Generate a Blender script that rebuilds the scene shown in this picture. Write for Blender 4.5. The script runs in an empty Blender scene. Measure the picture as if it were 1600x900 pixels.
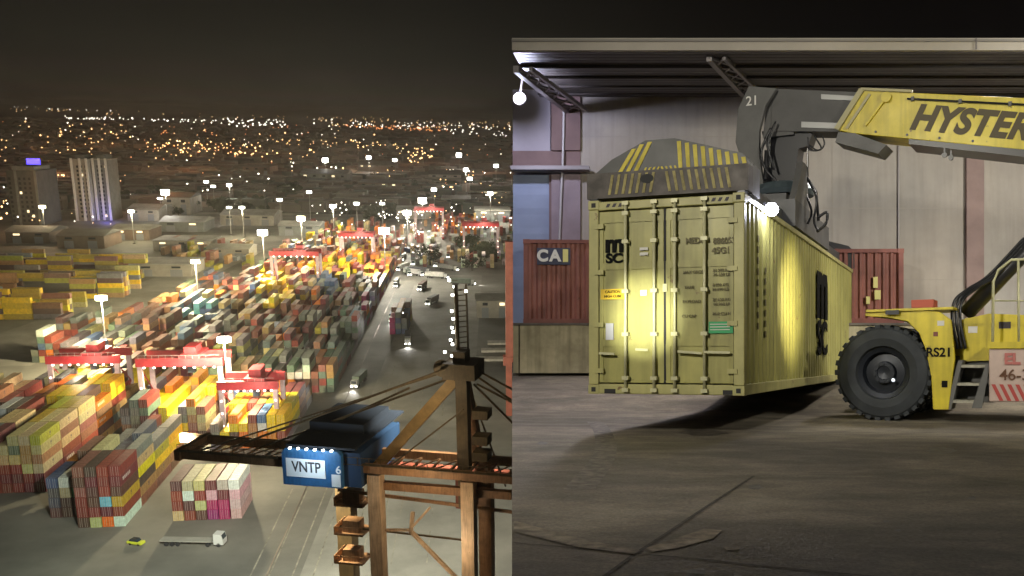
import bpy, bmesh, math, random
from mathutils import Matrix, Vector, Euler
random.seed(7)
R = random.Random(11)
SC = bpy.context.scene
COL = SC.collection

# ------------------------------------------------------------------ camera
F, CX, CY, CAMH = 1490.0, 1000.0, 560.0, 100.0
PITCH, ROLL = math.radians(14.012), math.radians(1.718)
fw = Vector((0, math.cos(PITCH), -math.sin(PITCH)))
r0 = Vector((1, 0, 0)); u0 = Vector((0, math.sin(PITCH), math.cos(PITCH)))
rt = math.cos(ROLL) * r0 + math.sin(ROLL) * u0
up = -math.sin(ROLL) * r0 + math.cos(ROLL) * u0
EYE = Vector((0, 0, CAMH))
cam_d = bpy.data.cameras.new('camera'); cam = bpy.data.objects.new('camera', cam_d); COL.objects.link(cam)
cam.matrix_world = Matrix(((rt.x, up.x, -fw.x, 0), (rt.y, up.y, -fw.y, 0), (rt.z, up.z, -fw.z, CAMH), (0, 0, 0, 1)))
cam_d.sensor_fit = 'HORIZONTAL'; cam_d.sensor_width = 36; cam_d.lens = 36 * F / 1600
cam_d.shift_x = (800 - CX) / 1600; cam_d.shift_y = (CY - 450) / 1600
cam_d.clip_start = 0.1; cam_d.clip_end = 60000
SC.camera = cam

# ------------------------------------------------------------------ night sky
w = bpy.data.worlds.new('World'); SC.world = w; w.use_nodes = True
nt = w.node_tree; nt.nodes.clear()
out = nt.nodes.new('ShaderNodeOutputWorld'); bg = nt.nodes.new('ShaderNodeBackground')
sky = nt.nodes.new('ShaderNodeTexSky'); sky.sky_type = 'NISHITA'; sky.sun_disc = False
sky.sun_elevation = math.radians(-4.0); sky.sun_rotation = math.radians(150)
mx = nt.nodes.new('ShaderNodeMix'); mx.data_type = 'RGBA'; mx.blend_type = 'ADD'; mx.inputs[0].default_value = 1.0
tc = nt.nodes.new('ShaderNodeTexCoord'); sp = nt.nodes.new('ShaderNodeSeparateXYZ')
mr = nt.nodes.new('ShaderNodeMapRange'); mr.inputs[1].default_value = -0.22; mr.inputs[2].default_value = 0.05
cr = nt.nodes.new('ShaderNodeMix'); cr.data_type = 'RGBA'
cr.inputs[6].default_value = (0.05, 0.05, 0.047, 1); cr.inputs[7].default_value = (0.008, 0.007, 0.012, 1)
nt.links.new(tc.outputs['Generated'], sp.inputs[0]); nt.links.new(sp.outputs['X'], mr.inputs[0])
nt.links.new(mr.outputs[0], cr.inputs[0])
nt.links.new(sky.outputs[0], mx.inputs[6]); nt.links.new(cr.outputs[2], mx.inputs[7])
nt.links.new(mx.outputs[2], bg.inputs[0]); bg.inputs[1].default_value = 0.1
nt.links.new(bg.outputs[0], out.inputs[0])
sun_d = bpy.data.lights.new('night_fill', 'SUN'); sun_d.energy = 0.03; sun_d.angle = math.radians(8); sun_d.color = (1, .93, .82)  # faint warm fill added to show forms in the dark
sun = bpy.data.objects.new('night_fill', sun_d); COL.objects.link(sun); sun.rotation_euler = (math.radians(40), 0, math.radians(-35))

SC.view_settings.view_transform = 'Standard'; SC.view_settings.look = 'None'
SC.view_settings.exposure = 0.0; SC.view_settings.gamma = 1.0; SC.view_settings.use_curve_mapping = False
SC.render.engine = 'CYCLES'
cy = SC.cycles
cy.use_denoising = True; cy.max_bounces = 4; cy.diffuse_bounces = 2; cy.glossy_bounces = 2
cy.transmission_bounces = 2; cy.volume_bounces = 0; cy.transparent_max_bounces = 4
cy.sample_clamp_indirect = 3.0; cy.use_adaptive_sampling = True; cy.adaptive_threshold = 0.01
try: cy.use_light_tree = True
except Exception: pass

# ------------------------------------------------------------------ frames
YU = Vector((-0.17395, 0.98475, 0)); YV = Vector((0.98475, 0.17395, 0))      # yard: x across the rows, y along them
YARD = Matrix(((YV.x, YU.x, 0, 0), (YV.y, YU.y, 0, 0), (0, 0, 1, 0), (0, 0, 0, 1)))
TERR = Matrix(((rt.x, fw.x, up.x, 0), (rt.y, fw.y, up.y, 0), (rt.z, fw.z, up.z, CAMH), (0, 0, 0, 1)))  # sloping terrace
GZ = -1.15                                                                    # terrace ground below the eye
def hit(x, y, M, axis, val):
    """point of frame M where the sight line of photo pixel x, y meets its plane axis = val"""
    d = fw + (x - CX) / F * rt + (CY - y) / F * up
    Mi = M.inverted(); o = Mi @ EYE; dl = Mi.to_3x3() @ d
    t = (val - o[axis]) / dl[axis]
    return o + dl * t
def pix(p, M=YARD):
    q = (M @ Vector(p)) - EYE; d = q.dot(fw)
    return CX + F * q.dot(rt) / d, CY - F * q.dot(up) / d, d
def yg(x, y, z=0.0): return hit(x, y, YARD, 2, z)
def yu(x, y, u): return hit(x, y, YARD, 1, u)
def tp(x, y, Y): return Vector(((x - CX) / F * Y, Y, (CY - y) / F * Y))

# ------------------------------------------------------------------ materials
MATS = {}
def mat(name, col, rough=0.6, metal=0.0, noise=0.0, nscale=3.0, bump=0.0, emit=None, es=0.0, objcol=False, attr=None, wave=None, spec=None, col2=None, rust=0.0, rcol=(.13, .055, .025), streak=0.0):
    if name in MATS: return MATS[name]
    m = bpy.data.materials.new(name); m.use_nodes = True; MATS[name] = m
    t = m.node_tree; b = t.nodes['Principled BSDF']
    b.inputs['Roughness'].default_value = rough; b.inputs['Metallic'].default_value = metal
    if spec is not None: b.inputs['Specular IOR Level'].default_value = spec
    src = None
    if objcol:
        oi = t.nodes.new('ShaderNodeObjectInfo'); src = oi.outputs['Color']
    elif attr:
        at = t.nodes.new('ShaderNodeAttribute'); at.attribute_name = attr; src = at.outputs['Color']
    tcn = t.nodes.new('ShaderNodeTexCoord')
    if noise > 0 or bump > 0:
        n = t.nodes.new('ShaderNodeTexNoise'); n.inputs['Scale'].default_value = nscale; n.inputs['Detail'].default_value = 6; n.inputs['Roughness'].default_value = .65
        t.links.new(tcn.outputs['Object'], n.inputs['Vector'])
    if noise > 0:
        rmp = t.nodes.new('ShaderNodeMapRange'); rmp.inputs[1].default_value = .35; rmp.inputs[2].default_value = .68
        rmp.inputs[3].default_value = 1 - noise; rmp.inputs[4].default_value = 1 + noise * .5
        t.links.new(n.outputs['Fac'], rmp.inputs[0])
        if col2 is not None:
            cm = t.nodes.new('ShaderNodeMix'); cm.data_type = 'RGBA'
            cm.inputs[6].default_value = (*col, 1); cm.inputs[7].default_value = (*col2, 1)
            r2 = t.nodes.new('ShaderNodeMapRange'); r2.inputs[1].default_value = .42; r2.inputs[2].default_value = .62
            n2 = t.nodes.new('ShaderNodeTexNoise'); n2.inputs['Scale'].default_value = nscale * .37; n2.inputs['Detail'].default_value = 5
            t.links.new(tcn.outputs['Object'], n2.inputs['Vector']); t.links.new(n2.outputs['Fac'], r2.inputs[0]); t.links.new(r2.outputs[0], cm.inputs[0])
            src = cm.outputs[2]
        vm = t.nodes.new('ShaderNodeVectorMath'); vm.operation = 'SCALE'
        if src is not None: t.links.new(src, vm.inputs[0])
        else: vm.inputs[0].default_value = col
        t.links.new(rmp.outputs[0], vm.inputs['Scale'])
        src = vm.outputs[0]
        rr = t.nodes.new('ShaderNodeMapRange'); rr.inputs[3].default_value = min(1, rough + .12); rr.inputs[4].default_value = max(.05, rough - .12)
        t.links.new(n.outputs['Fac'], rr.inputs[0]); t.links.new(rr.outputs[0], b.inputs['Roughness'])
    def as_socket(cur):
        if cur is not None: return cur
        rgb = t.nodes.new('ShaderNodeRGB'); rgb.outputs[0].default_value = (*col, 1); return rgb.outputs[0]
    if streak > 0:                               # rain streaks running down
        mp = t.nodes.new('ShaderNodeMapping'); mp.inputs['Scale'].default_value = (5, 5, .35); t.links.new(tcn.outputs['Object'], mp.inputs[0])
        ns = t.nodes.new('ShaderNodeTexNoise'); ns.inputs['Scale'].default_value = 1.2; ns.inputs['Detail'].default_value = 7; t.links.new(mp.outputs[0], ns.inputs['Vector'])
        rs_ = t.nodes.new('ShaderNodeMapRange'); rs_.inputs[1].default_value = .45; rs_.inputs[2].default_value = .75; rs_.inputs[3].default_value = 1; rs_.inputs[4].default_value = 1 - streak
        t.links.new(ns.outputs['Fac'], rs_.inputs[0]); vs = t.nodes.new('ShaderNodeVectorMath'); vs.operation = 'SCALE'
        t.links.new(as_socket(src), vs.inputs[0]); t.links.new(rs_.outputs[0], vs.inputs['Scale']); src = vs.outputs[0]
    if rust > 0:                                 # rust and scrape patches
        nr = t.nodes.new('ShaderNodeTexNoise'); nr.inputs['Scale'].default_value = 3.2; nr.inputs['Detail'].default_value = 9; nr.inputs['Roughness'].default_value = .72
        t.links.new(tcn.outputs['Object'], nr.inputs['Vector'])
        rm = t.nodes.new('ShaderNodeMapRange'); rm.inputs[1].default_value = .70 - rust * .12; rm.inputs[2].default_value = .73 - rust * .10; rm.inputs[4].default_value = .85
        t.links.new(nr.outputs['Fac'], rm.inputs[0]); cm2 = t.nodes.new('ShaderNodeMix'); cm2.data_type = 'RGBA'
        t.links.new(rm.outputs[0], cm2.inputs[0]); t.links.new(as_socket(src), cm2.inputs[6]); cm2.inputs[7].default_value = (*rcol, 1); src = cm2.outputs[2]
    if src is not None: t.links.new(src, b.inputs['Base Color'])
    else: b.inputs['Base Color'].default_value = (*col, 1)
    bsrc = None
    if bump > 0: bsrc = n.outputs['Fac']; bd = bump
    if wave:                                    # (axis, wavelength, depth) square-ish corrugation
        sx = t.nodes.new('ShaderNodeSeparateXYZ'); t.links.new(tcn.outputs['Object'], sx.inputs[0])
        k = t.nodes.new('ShaderNodeMath'); k.operation = 'MULTIPLY'; k.inputs[1].default_value = 2 * math.pi / wave[1]
        t.links.new(sx.outputs[wave[0]], k.inputs[0])
        s = t.nodes.new('ShaderNodeMath'); s.operation = 'SINE'; t.links.new(k.outputs[0], s.inputs[0])
        q = t.nodes.new('ShaderNodeMapRange'); q.inputs[1].default_value = -.5; q.inputs[2].default_value = .5
        t.links.new(s.outputs[0], q.inputs[0]); bsrc = q.outputs[0]; bd = wave[2]
    if bsrc is not None:
        bn = t.nodes.new('ShaderNodeBump'); bn.inputs['Distance'].default_value = bd; bn.inputs['Strength'].default_value = .8
        t.links.new(bsrc, bn.inputs['Height']); t.links.new(bn.outputs[0], b.inputs['Normal'])
    if emit:
        b.inputs['Emission Color'].default_value = (*emit, 1); b.inputs['Emission Strength'].default_value = es
    return m

# ------------------------------------------------------------------ mesh builder
class MB:
    def __init__(s): s.v = []; s.f = []; s.m = []; s.c = []
    def poly(s, pts, mi=0, c=None):
        i = len(s.v); s.v += [tuple(p) for p in pts]; s.f.append(list(range(i, i + len(pts)))); s.m.append(mi); s.c.append(c)
    def box(s, x0, x1, y0, y1, z0, z1, mi=0, c=None, M=None):
        i = len(s.v)
        P = [Vector(p) for p in ((x0,y0,z0),(x1,y0,z0),(x1,y1,z0),(x0,y1,z0),(x0,y0,z1),(x1,y0,z1),(x1,y1,z1),(x0,y1,z1))]
        if M is not None: P = [M @ p for p in P]
        s.v += [tuple(p) for p in P]
        for f in ((0,3,2,1),(4,5,6,7),(0,1,5,4),(1,2,6,5),(2,3,7,6),(3,0,4,7)):
            s.f.append([i + k for k in f]); s.m.append(mi); s.c.append(c)
        return s
    def beam(s, a, b, w_, h_, upv=(0, 0, 1), mi=0):
        a = Vector(a); b = Vector(b); d = (b - a); L = d.length; d.normalize()
        u = Vector(upv)
        if abs(d.dot(u.normalized())) > .98: u = Vector((0, 1, 0))
        x = d.cross(u).normalized(); z = x.cross(d).normalized()
        M = Matrix(((x.x, d.x, z.x, a.x), (x.y, d.y, z.y, a.y), (x.z, d.z, z.z, a.z), (0, 0, 0, 1)))
        return s.box(-w_/2, w_/2, 0, L, -h_/2, h_/2, mi, None, M)
    def tube(s, pts, r, n=8, mi=0, r2=None):
        pts = [Vector(p) for p in pts]; rings = []
        for k, p in enumerate(pts):
            d = (pts[min(k+1, len(pts)-1)] - pts[max(k-1, 0)]).normalized()
            u = Vector((0, 0, 1)) if abs(d.z) < .95 else Vector((0, 1, 0))
            x = d.cross(u).normalized(); z = x.cross(d)
            rr = r if r2 is None else r + (r2 - r) * k / (len(pts) - 1)
            i = len(s.v); rings.append(i)
            for j in range(n):
                a = 2 * math.pi * j / n; s.v.append(tuple(p + x * rr * math.cos(a) + z * rr * math.sin(a)))
        for k in range(len(rings) - 1):
            for j in range(n):
                a, b = rings[k] + j, rings[k] + (j+1) % n
                s.f.append([a, b, rings[k+1] + (j+1) % n, rings[k+1] + j]); s.m.append(mi); s.c.append(None)
        s.f.append([rings[0] + j for j in range(n)][::-1]); s.m.append(mi); s.c.append(None)
        s.f.append([rings[-1] + j for j in range(n)]); s.m.append(mi); s.c.append(None)
        return s
    def lathe(s, prof, n, M, mi=0):             # prof: (radius, x) about local X axis
        rings = []
        for r, x in prof:
            i = len(s.v); rings.append(i)
            for j in range(n):
                a = 2 * math.pi * j / n; s.v.append(tuple(M @ Vector((x, r * math.cos(a), r * math.sin(a)))))
        for k in range(len(rings) - 1):
            for j in range(n):
                s.f.append([rings[k]+j, rings[k]+(j+1)%n, rings[k+1]+(j+1)%n, rings[k+1]+j]); s.m.append(mi); s.c.append(None)
        return s
    def prism(s, pts, off, mi=0):               # polygon + offset vector
        off = Vector(off); A = [Vector(p) for p in pts]; B = [p + off for p in A]; n = len(A)
        s.poly(A, mi); s.poly(B[::-1], mi)
        for k in range(n): s.poly([A[k], B[k], B[(k+1)%n], A[(k+1)%n]], mi)
        return s
    def obj(s, name, mats, parent=None, frame=None, base=(0, 0, 0), smooth=False, bevel=0.0, link=True):
        """verts are in the frame (or in the parent thing's frame); the origin is put at base"""
        if parent is not None: base = parent.get('_b', (0, 0, 0)) if False else BASE.get(parent.name, (0, 0, 0))
        b = Vector(base)
        me = bpy.data.meshes.new(name)
        me.from_pydata([tuple(Vector(v) - b) for v in s.v], [], s.f)
        if not isinstance(mats, (list, tuple)): mats = [mats]
        for m_ in mats: me.materials.append(m_)
        for p, mi in zip(me.polygons, s.m): p.material_index = mi; p.use_smooth = smooth
        if any(c is not None for c in s.c):
            ca = me.color_attributes.new('paint', 'FLOAT_COLOR', 'CORNER'); k = 0
            for p, c in zip(me.polygons, s.c):
                for _ in p.loop_indices: ca.data[k].color = (*(c or (.3, .3, .3)), 1); k += 1
        bm = bmesh.new(); bm.from_mesh(me)
        bmesh.ops.remove_doubles(bm, verts=bm.verts, dist=1e-5) if not any(c is not None for c in s.c) else None
        bmesh.ops.recalc_face_normals(bm, faces=bm.faces); bm.to_mesh(me); bm.free()
        me.update()
        o = bpy.data.objects.new(name, me)
        if link: COL.objects.link(o)
        if parent is not None:
            o.parent = parent; BASE[o.name] = BASE.get(parent.name, (0, 0, 0))
        else:
            o.matrix_world = (frame or Matrix()) @ Matrix.Translation(b); BASE[o.name] = tuple(b)
        if bevel > 0:
            md = o.modifiers.new('bevel', 'BEVEL'); md.width = bevel; md.segments = 2; md.limit_method = 'ANGLE'
        return o
BASE = {}
def tag(o, label=None, cat=None, group=None, kind=None):
    if label: o['label'] = label
    if cat: o['category'] = cat
    if group: o['group'] = group
    if kind: o['kind'] = kind
    return o
def thing(name, frame, base, label, cat, group=None):
    o = bpy.data.objects.new(name, None); COL.objects.link(o); o.empty_display_size = .5
    o.matrix_world = frame @ Matrix.Translation(Vector(base)); BASE[o.name] = tuple(base)
    return tag(o, label, cat, group)
def text_mesh(txt, size, M, thick=0.004, bold=0.0, shear=0.0, align='CENTER', spacing=1.0, sx=1.0):
    cu = bpy.data.curves.new('lettering', 'FONT'); cu.body = txt; cu.size = size; cu.extrude = thick; cu.offset = bold; cu.shear = shear
    cu.align_x = align; cu.align_y = 'CENTER'; cu.space_character = spacing
    o = bpy.data.objects.new('tmp', cu); COL.objects.link(o)
    dg = bpy.context.evaluated_depsgraph_get(); me = bpy.data.meshes.new_from_object(o.evaluated_get(dg))
    mb = MB()
    for v in me.vertices: mb.v.append(tuple(M @ Vector((v.co.x * sx, v.co.y, v.co.z))))
    for p in me.polygons: mb.f.append(list(p.vertices)); mb.m.append(0); mb.c.append(None)
    bpy.data.objects.remove(o); bpy.data.curves.remove(cu); bpy.data.meshes.remove(me)
    return mb
def plane_M(o, xd, yd):
    x = Vector(xd).normalized(); y = Vector(yd).normalized(); z = x.cross(y); o = Vector(o)
    return Matrix(((x.x, y.x, z.x, o.x), (x.y, y.y, z.y, o.y), (x.z, y.z, z.z, o.z), (0, 0, 0, 1)))
def light(name, kind, M, loc, energy, color=(1, 1, 1), size=.3, target=None, cone=60, blend=.6):
    d = bpy.data.lights.new(name, kind); d.energy = energy; d.color = color
    if kind in ('POINT', 'SPOT'): d.shadow_soft_size = size
    if kind == 'AREA': d.size = size
    if kind == 'SPOT': d.spot_size = math.radians(cone); d.spot_blend = blend
    o = bpy.data.objects.new(name, d); COL.objects.link(o)
    p = M @ Vector(loc)
    if target is not None:
        q = M @ Vector(target); o.matrix_world = Matrix.Translation(p) @ (q - p).to_track_quat('-Z', 'Y').to_matrix().to_4x4()
    else: o.matrix_world = Matrix.Translation(p)
    return o

ORD = ['zero', 'first', 'second', 'third', 'fourth', 'fifth', 'sixth', 'seventh', 'eighth', 'ninth', 'tenth', 'eleventh', 'twelfth', 'thirteenth', 'fourteenth', 'fifteenth', 'sixteenth', 'seventeenth', 'eighteenth', 'nineteenth', 'twentieth']

exec_sections = []
# ================================================================== PART 1: port ground and city plain
g_mat = mat('port_asphalt', (.13, .125, .11), .75, noise=.35, nscale=.03, col2=(.2, .19, .16))
plain_mat = mat('city_plain', (.035, .028, .022), .95, noise=.4, nscale=.004)
b = MB(); S = 26000
b.poly([(-S, -3000, -.3), (S, -3000, -.3), (S, S, -.3), (-S, S, -.3)])
tag(b.obj('city_plain', plain_mat, frame=YARD), kind='structure')
b = MB(); b.poly([(-330, 90, 0), (150, 90, 0), (150, 1000, 0), (-420, 1000, 0), (-420, 400, 0)])
tag(b.obj('port_ground', g_mat, frame=YARD), kind='structure')
# low ridge along the horizon
b = MB(); N = 80
hz = [60 + 45 * math.sin(i * .31) + 30 * math.sin(i * .83 + 1) + R.uniform(-8, 8) for i in range(N + 1)]
for i in range(N):
    x0, x1 = -14000 + i * 350, -14000 + (i + 1) * 350
    b.poly([(x0, 15500, -1), (x1, 15500, -1), (x1, 19000, min(120, max(5, hz[i+1]))), (x0, 19000, min(120, max(5, hz[i])))])
    b.poly([(x0, 19000, min(120, max(5, hz[i]))), (x1, 19000, min(120, max(5, hz[i+1]))), (x1, 24000, -1), (x0, 24000, -1)])
tag(b.obj('distant_hills', plain_mat, frame=YARD, smooth=True), kind='structure')
# concrete lanes and painted lines
lane = mat('lane_concrete', (.23, .22, .19), .8, noise=.3, nscale=.05)
b = MB(); b.poly([(-40, 95, .008), (-6, 95, .008), (4, 620, .008), (-36, 620, .008)])
tag(b.obj('quay_road', lane, frame=YARD), kind='structure')
b = MB(); b.poly([(-215, 395, .008), (-172, 395, .008), (-150, 760, .008), (-172, 760, .008)])
tag(b.obj('yard_road', lane, frame=YARD), kind='structure')
paint = mat('worn_line_paint', (.26, .24, .19), .8, noise=.6, nscale=.25)
b = MB()
for v in (-33, -29.5, -20, -12):
    for k in range(14): b.box(v, v + .25, 150 + k * 28, 168 + k * 28, .012, .016)

for v in (-50, -46, -41, -36.5, -27, -24): b.box(v, v + .35, 150, 255, .012, .016)
tag(b.obj('lane_marking', paint, frame=YARD), kind='structure')
# crane rails
rail = mat('rail_steel', (.12, .09, .07), .5, .6)
for v in (-46.5, 22):
    b = MB(); b.box(v, v + .25, 95, 640, 0, .12); tag(b.obj('crane_rail', rail, frame=YARD), kind='structure')

# ================================================================== PART 2: containers
PAL = {
 'rust red': (.24, .045, .03), 'dark brown': (.10, .05, .04), 'maroon': (.16, .03, .04), 'brick brown': (.24, .11, .07),
 'cream': (.50, .41, .20), 'grey': (.19, .19, .18), 'dark grey': (.09, .09, .10), 'steel blue': (.07, .13, .25),
 'navy blue': (.03, .05, .12), 'bright yellow': (.80, .56, .01), 'orange': (.68, .19, .01), 'olive yellow': (.40, .35, .03),
 'white': (.66, .64, .58), 'green': (.06, .22, .06), 'light blue': (.16, .42, .5), 'magenta': (.30, .02, .12), 'lilac': (.36, .30, .48),
 'grey green': (.13, .17, .13), 'pale pink': (.55, .36, .36), 'tan': (.38, .21, .08)}
BASEP = ['rust red'] * 5 + ['brick brown'] * 4 + ['dark brown'] * 3 + ['maroon'] * 2 + ['grey'] * 4 + ['grey green'] * 3 + ['cream'] * 2 + ['steel blue'] * 2 + ['tan'] * 2 + ['orange'] + ['orange', 'dark grey', 'navy blue', 'white', 'olive yellow']
# where the photo shows a run of one colour: (x, y, rx, ry, colours)
BLOBS = [
 (45, 660, 45, 25, ['tan', 'cream', 'cream', 'olive yellow']), (45, 720, 50, 18, ['cream', 'tan', 'rust red']), (35, 750, 60, 20, ['maroon', 'rust red']),
 (70, 615, 50, 22, ['orange', 'orange', 'rust red', 'tan']), (150, 585, 26, 22, ['bright yellow']), (158, 610, 22, 24, ['bright yellow']), (110, 640, 34, 20, ['cream', 'orange', 'olive yellow']),
 (150, 640, 40, 20, ['brick brown', 'tan', 'orange']), (95, 620, 30, 20, ['orange', 'bright yellow']), (30, 590, 60, 20, ['grey', 'grey', 'cream', 'dark grey']), (25, 560, 50, 14, ['grey', 'grey green', 'olive yellow']),
 (175, 668, 34, 22, ['dark brown', 'brick brown', 'tan']), (205, 680, 30, 26, ['grey', 'dark grey', 'grey']), (240, 695, 22, 30, ['grey', 'bright yellow', 'olive yellow']),
 (280, 650, 24, 20, ['grey', 'tan', 'bright yellow']), (300, 605, 38, 26, ['bright yellow', 'orange', 'orange']), (270, 622, 20, 16, ['bright yellow']), (218, 590, 9, 26, ['bright yellow']),
 (325, 640, 26, 22, ['tan', 'cream', 'brick brown']), (372, 640, 18, 26, ['bright yellow', 'orange']), (395, 625, 14, 18, ['lilac', 'rust red']), (440, 635, 30, 26, ['bright yellow', 'bright yellow', 'olive yellow']), (395, 675, 50, 16, ['bright yellow', 'tan', 'orange']),
 (330, 560, 50, 18, ['rust red', 'cream', 'olive yellow', 'grey green']), (400, 560, 40, 40, ['grey green', 'cream', 'grey']), (470, 560, 30, 30, ['grey', 'grey green', 'white']), (515, 575, 26, 30, ['grey green', 'brick brown', 'tan']),
 (545, 530, 34, 36, ['grey green', 'grey', 'grey green']), (585, 490, 26, 40, ['lilac', 'magenta', 'magenta', 'maroon']), (430, 435, 34, 22, ['bright yellow', 'bright yellow', 'tan']), (440, 470, 26, 20, ['bright yellow', 'brick brown']),
 (530, 410, 60, 22, ['orange', 'bright yellow', 'bright yellow', 'rust red']), (580, 405, 40, 30, ['orange', 'rust red', 'bright yellow']), (515, 440, 20, 16, ['steel blue', 'grey']), (300, 475, 30, 16, ['steel blue', 'light blue', 'steel blue']),
 (240, 500, 24, 14, ['orange', 'tan', 'brick brown']), (195, 520, 34, 14, ['grey green', 'dark grey']), (250, 540, 60, 22, ['dark brown', 'rust red', 'brick brown', 'dark brown']), (330, 500, 50, 22, ['dark brown', 'maroon', 'grey', 'steel blue']),
 (470, 600, 40, 26, ['dark brown', 'maroon', 'tan', 'orange'])]
def pick(v, u, z, r):
    x, y, d = pix((v, u, z)); best = None; bd = 1.0
    for bx, by, rx, ry, cs in BLOBS:
        q = ((x - bx) / rx) ** 2 + ((y - by) / ry) ** 2
        if q < bd: bd = q; best = cs
    if best and r.random() < .93: return r.choice(best)
    return r.choice(BASEP)

CL, CW, CH = 12.19, 2.44, 2.6
corr = mat('container_paint', (.3, .3, .3), .55, objcol=True, noise=.3, nscale=1.3, rust=.5, streak=.3)
stuff_corr = mat('far_container_paint', (.3, .3, .3), .6, attr='paint', noise=.25, nscale=.9)
dark = mat('black_gasket', (.02, .02, .02), .7)
galv = mat('galvanised_rod', (.45, .44, .4), .45, .6)
mark_d = mat('painted_mark_dark', (.05, .04, .05), .6)
mark_w = mat('painted_mark_white', (.7, .68, .62), .6)
def corr_panel(b, P, ux, L, H, n, dep, nrm, mi=0):
    """corrugated sheet from P along ux, height H"""
    ux = Vector(ux).normalized(); nrm = Vector(nrm).normalized(); P = Vector(P); p = L / n; z = Vector((0, 0, H)); prev = None; pts = []
    for k in range(n):
        for f, d in ((0, 0), (.28, 0), (.5, dep), (.78, dep)): pts.append(P + ux * (k + f) * p + nrm * d)
    pts.append(P + ux * L)
    for a, c in zip(pts[:-1], pts[1:]): b.poly([a, c, c + z, a + z], mi)
def container_mesh(kind):
    b = MB(); L, W, H = CL, CW, CH
    # frame posts and rails, recessed panels; y runs along the length, y = 0 is the door end
    for x in (-W/2, W/2 - .16):
        for y in (0, L - .16): b.box(x, x + .16, y, y + .16, 0, H)
    for z, h in ((0, .16), (H - .12, .12)):
        for x in (-W/2, W/2 - .1): b.box(x, x + .1, .16, L - .16, z, z + h)
        for y in (0, L - .12): b.box(-W/2 + .16, W/2 - .16, y, y + .12, z, z + h)
    b.box(-W/2 + .10, W/2 - .10, .06, L - .05, .05, H - .03)
    for sx in (-1, 1): corr_panel(b, (sx * (W/2 - .02), .16, .12), (0, 1, 0), L - .32, H - .2, 22, .07, (-sx, 0, 0))
    for x in (-.78, -.34, .34, .78): b.box(x - .03, x + .03, .0, .055, .12, H - .1, 1)
    b.box(-.02, .02, .05, .06, .16, H - .12, 2)
    for y in range(1, 12): b.box(-W/2 + .12, W/2 - .12, y - .08, y + .08, H - .03, H - .012)
    if kind == 1:
        for sx in (-1, 1):
            xo = sx * (W/2 - .05); b.box(min(xo, xo + sx*.02), max(xo, xo + sx*.02), 5.6, 6.7, .75, 1.9, 3)
            b.box(min(xo, xo + sx*.024), max(xo, xo + sx*.024), 5.85, 6.45, 1.0, 1.25, 0)
    if kind == 2:
        for sx in (-1, 1):
            xo = sx * (W/2 - .05)
            for y in (1.6, 2.7, 3.8, 4.9, 6.0): b.box(min(xo, xo + sx*.02), max(xo, xo + sx*.02), y, y + .75, 1.0, 1.85, 4)
    me_o = b.obj('shipping_container', [corr, galv, dark, mark_d, mark_w], link=False)
    me = me_o.data; bpy.data.objects.remove(me_o); return me
CM = [container_mesh(0), container_mesh(1), container_mesh(2)]

# blocks: name, v of first column, columns, first row distance, rows, tiers(col,row,r), long axis
def T(lo, hi): return lambda c, r_, q: q.randint(lo, hi)
BLK = []
def blk(name, v0, nc, ur, nr, tf, gap=.28, rot=False): BLK.append((name, v0, nc, ur, nr, tf, gap, rot))
blk('far left', -153.5, 6, 262, 5, lambda c, r_, q: q.choice([4, 5, 5, 6]))
blk('left edge', -133, 8, 259, 5, lambda c, r_, q: 6 if c > 4 and r_ < 3 else q.choice([5, 6, 5]))
blk('front centre left', -103.5, 3, 241, 2, lambda c, r_, q: (4, 4, 4)[c] if r_ == 0 else (4, 5, 4)[c])
blk('front centre', -94.6, 4, 234, 4, lambda c, r_, q: ((6, 6, 6, 6), (6, 5, 5, 6), (5, 5, 6, 5), (4, 5, 4, 5))[r_][c])
blk('small front right', -73.6, 6, 236, 1, lambda c, r_, q: 4)
blk('under left gantry', -143, 11, 327, 3, T(3, 5))
blk('under middle gantry', -106, 9, 300, 4, lambda c, r_, q: q.choice([2, 3, 4, 5]))
blk('right of the gantries', -78, 8, 290, 4, lambda c, r_, q: q.choice([2, 3, 4, 4]))
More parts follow.
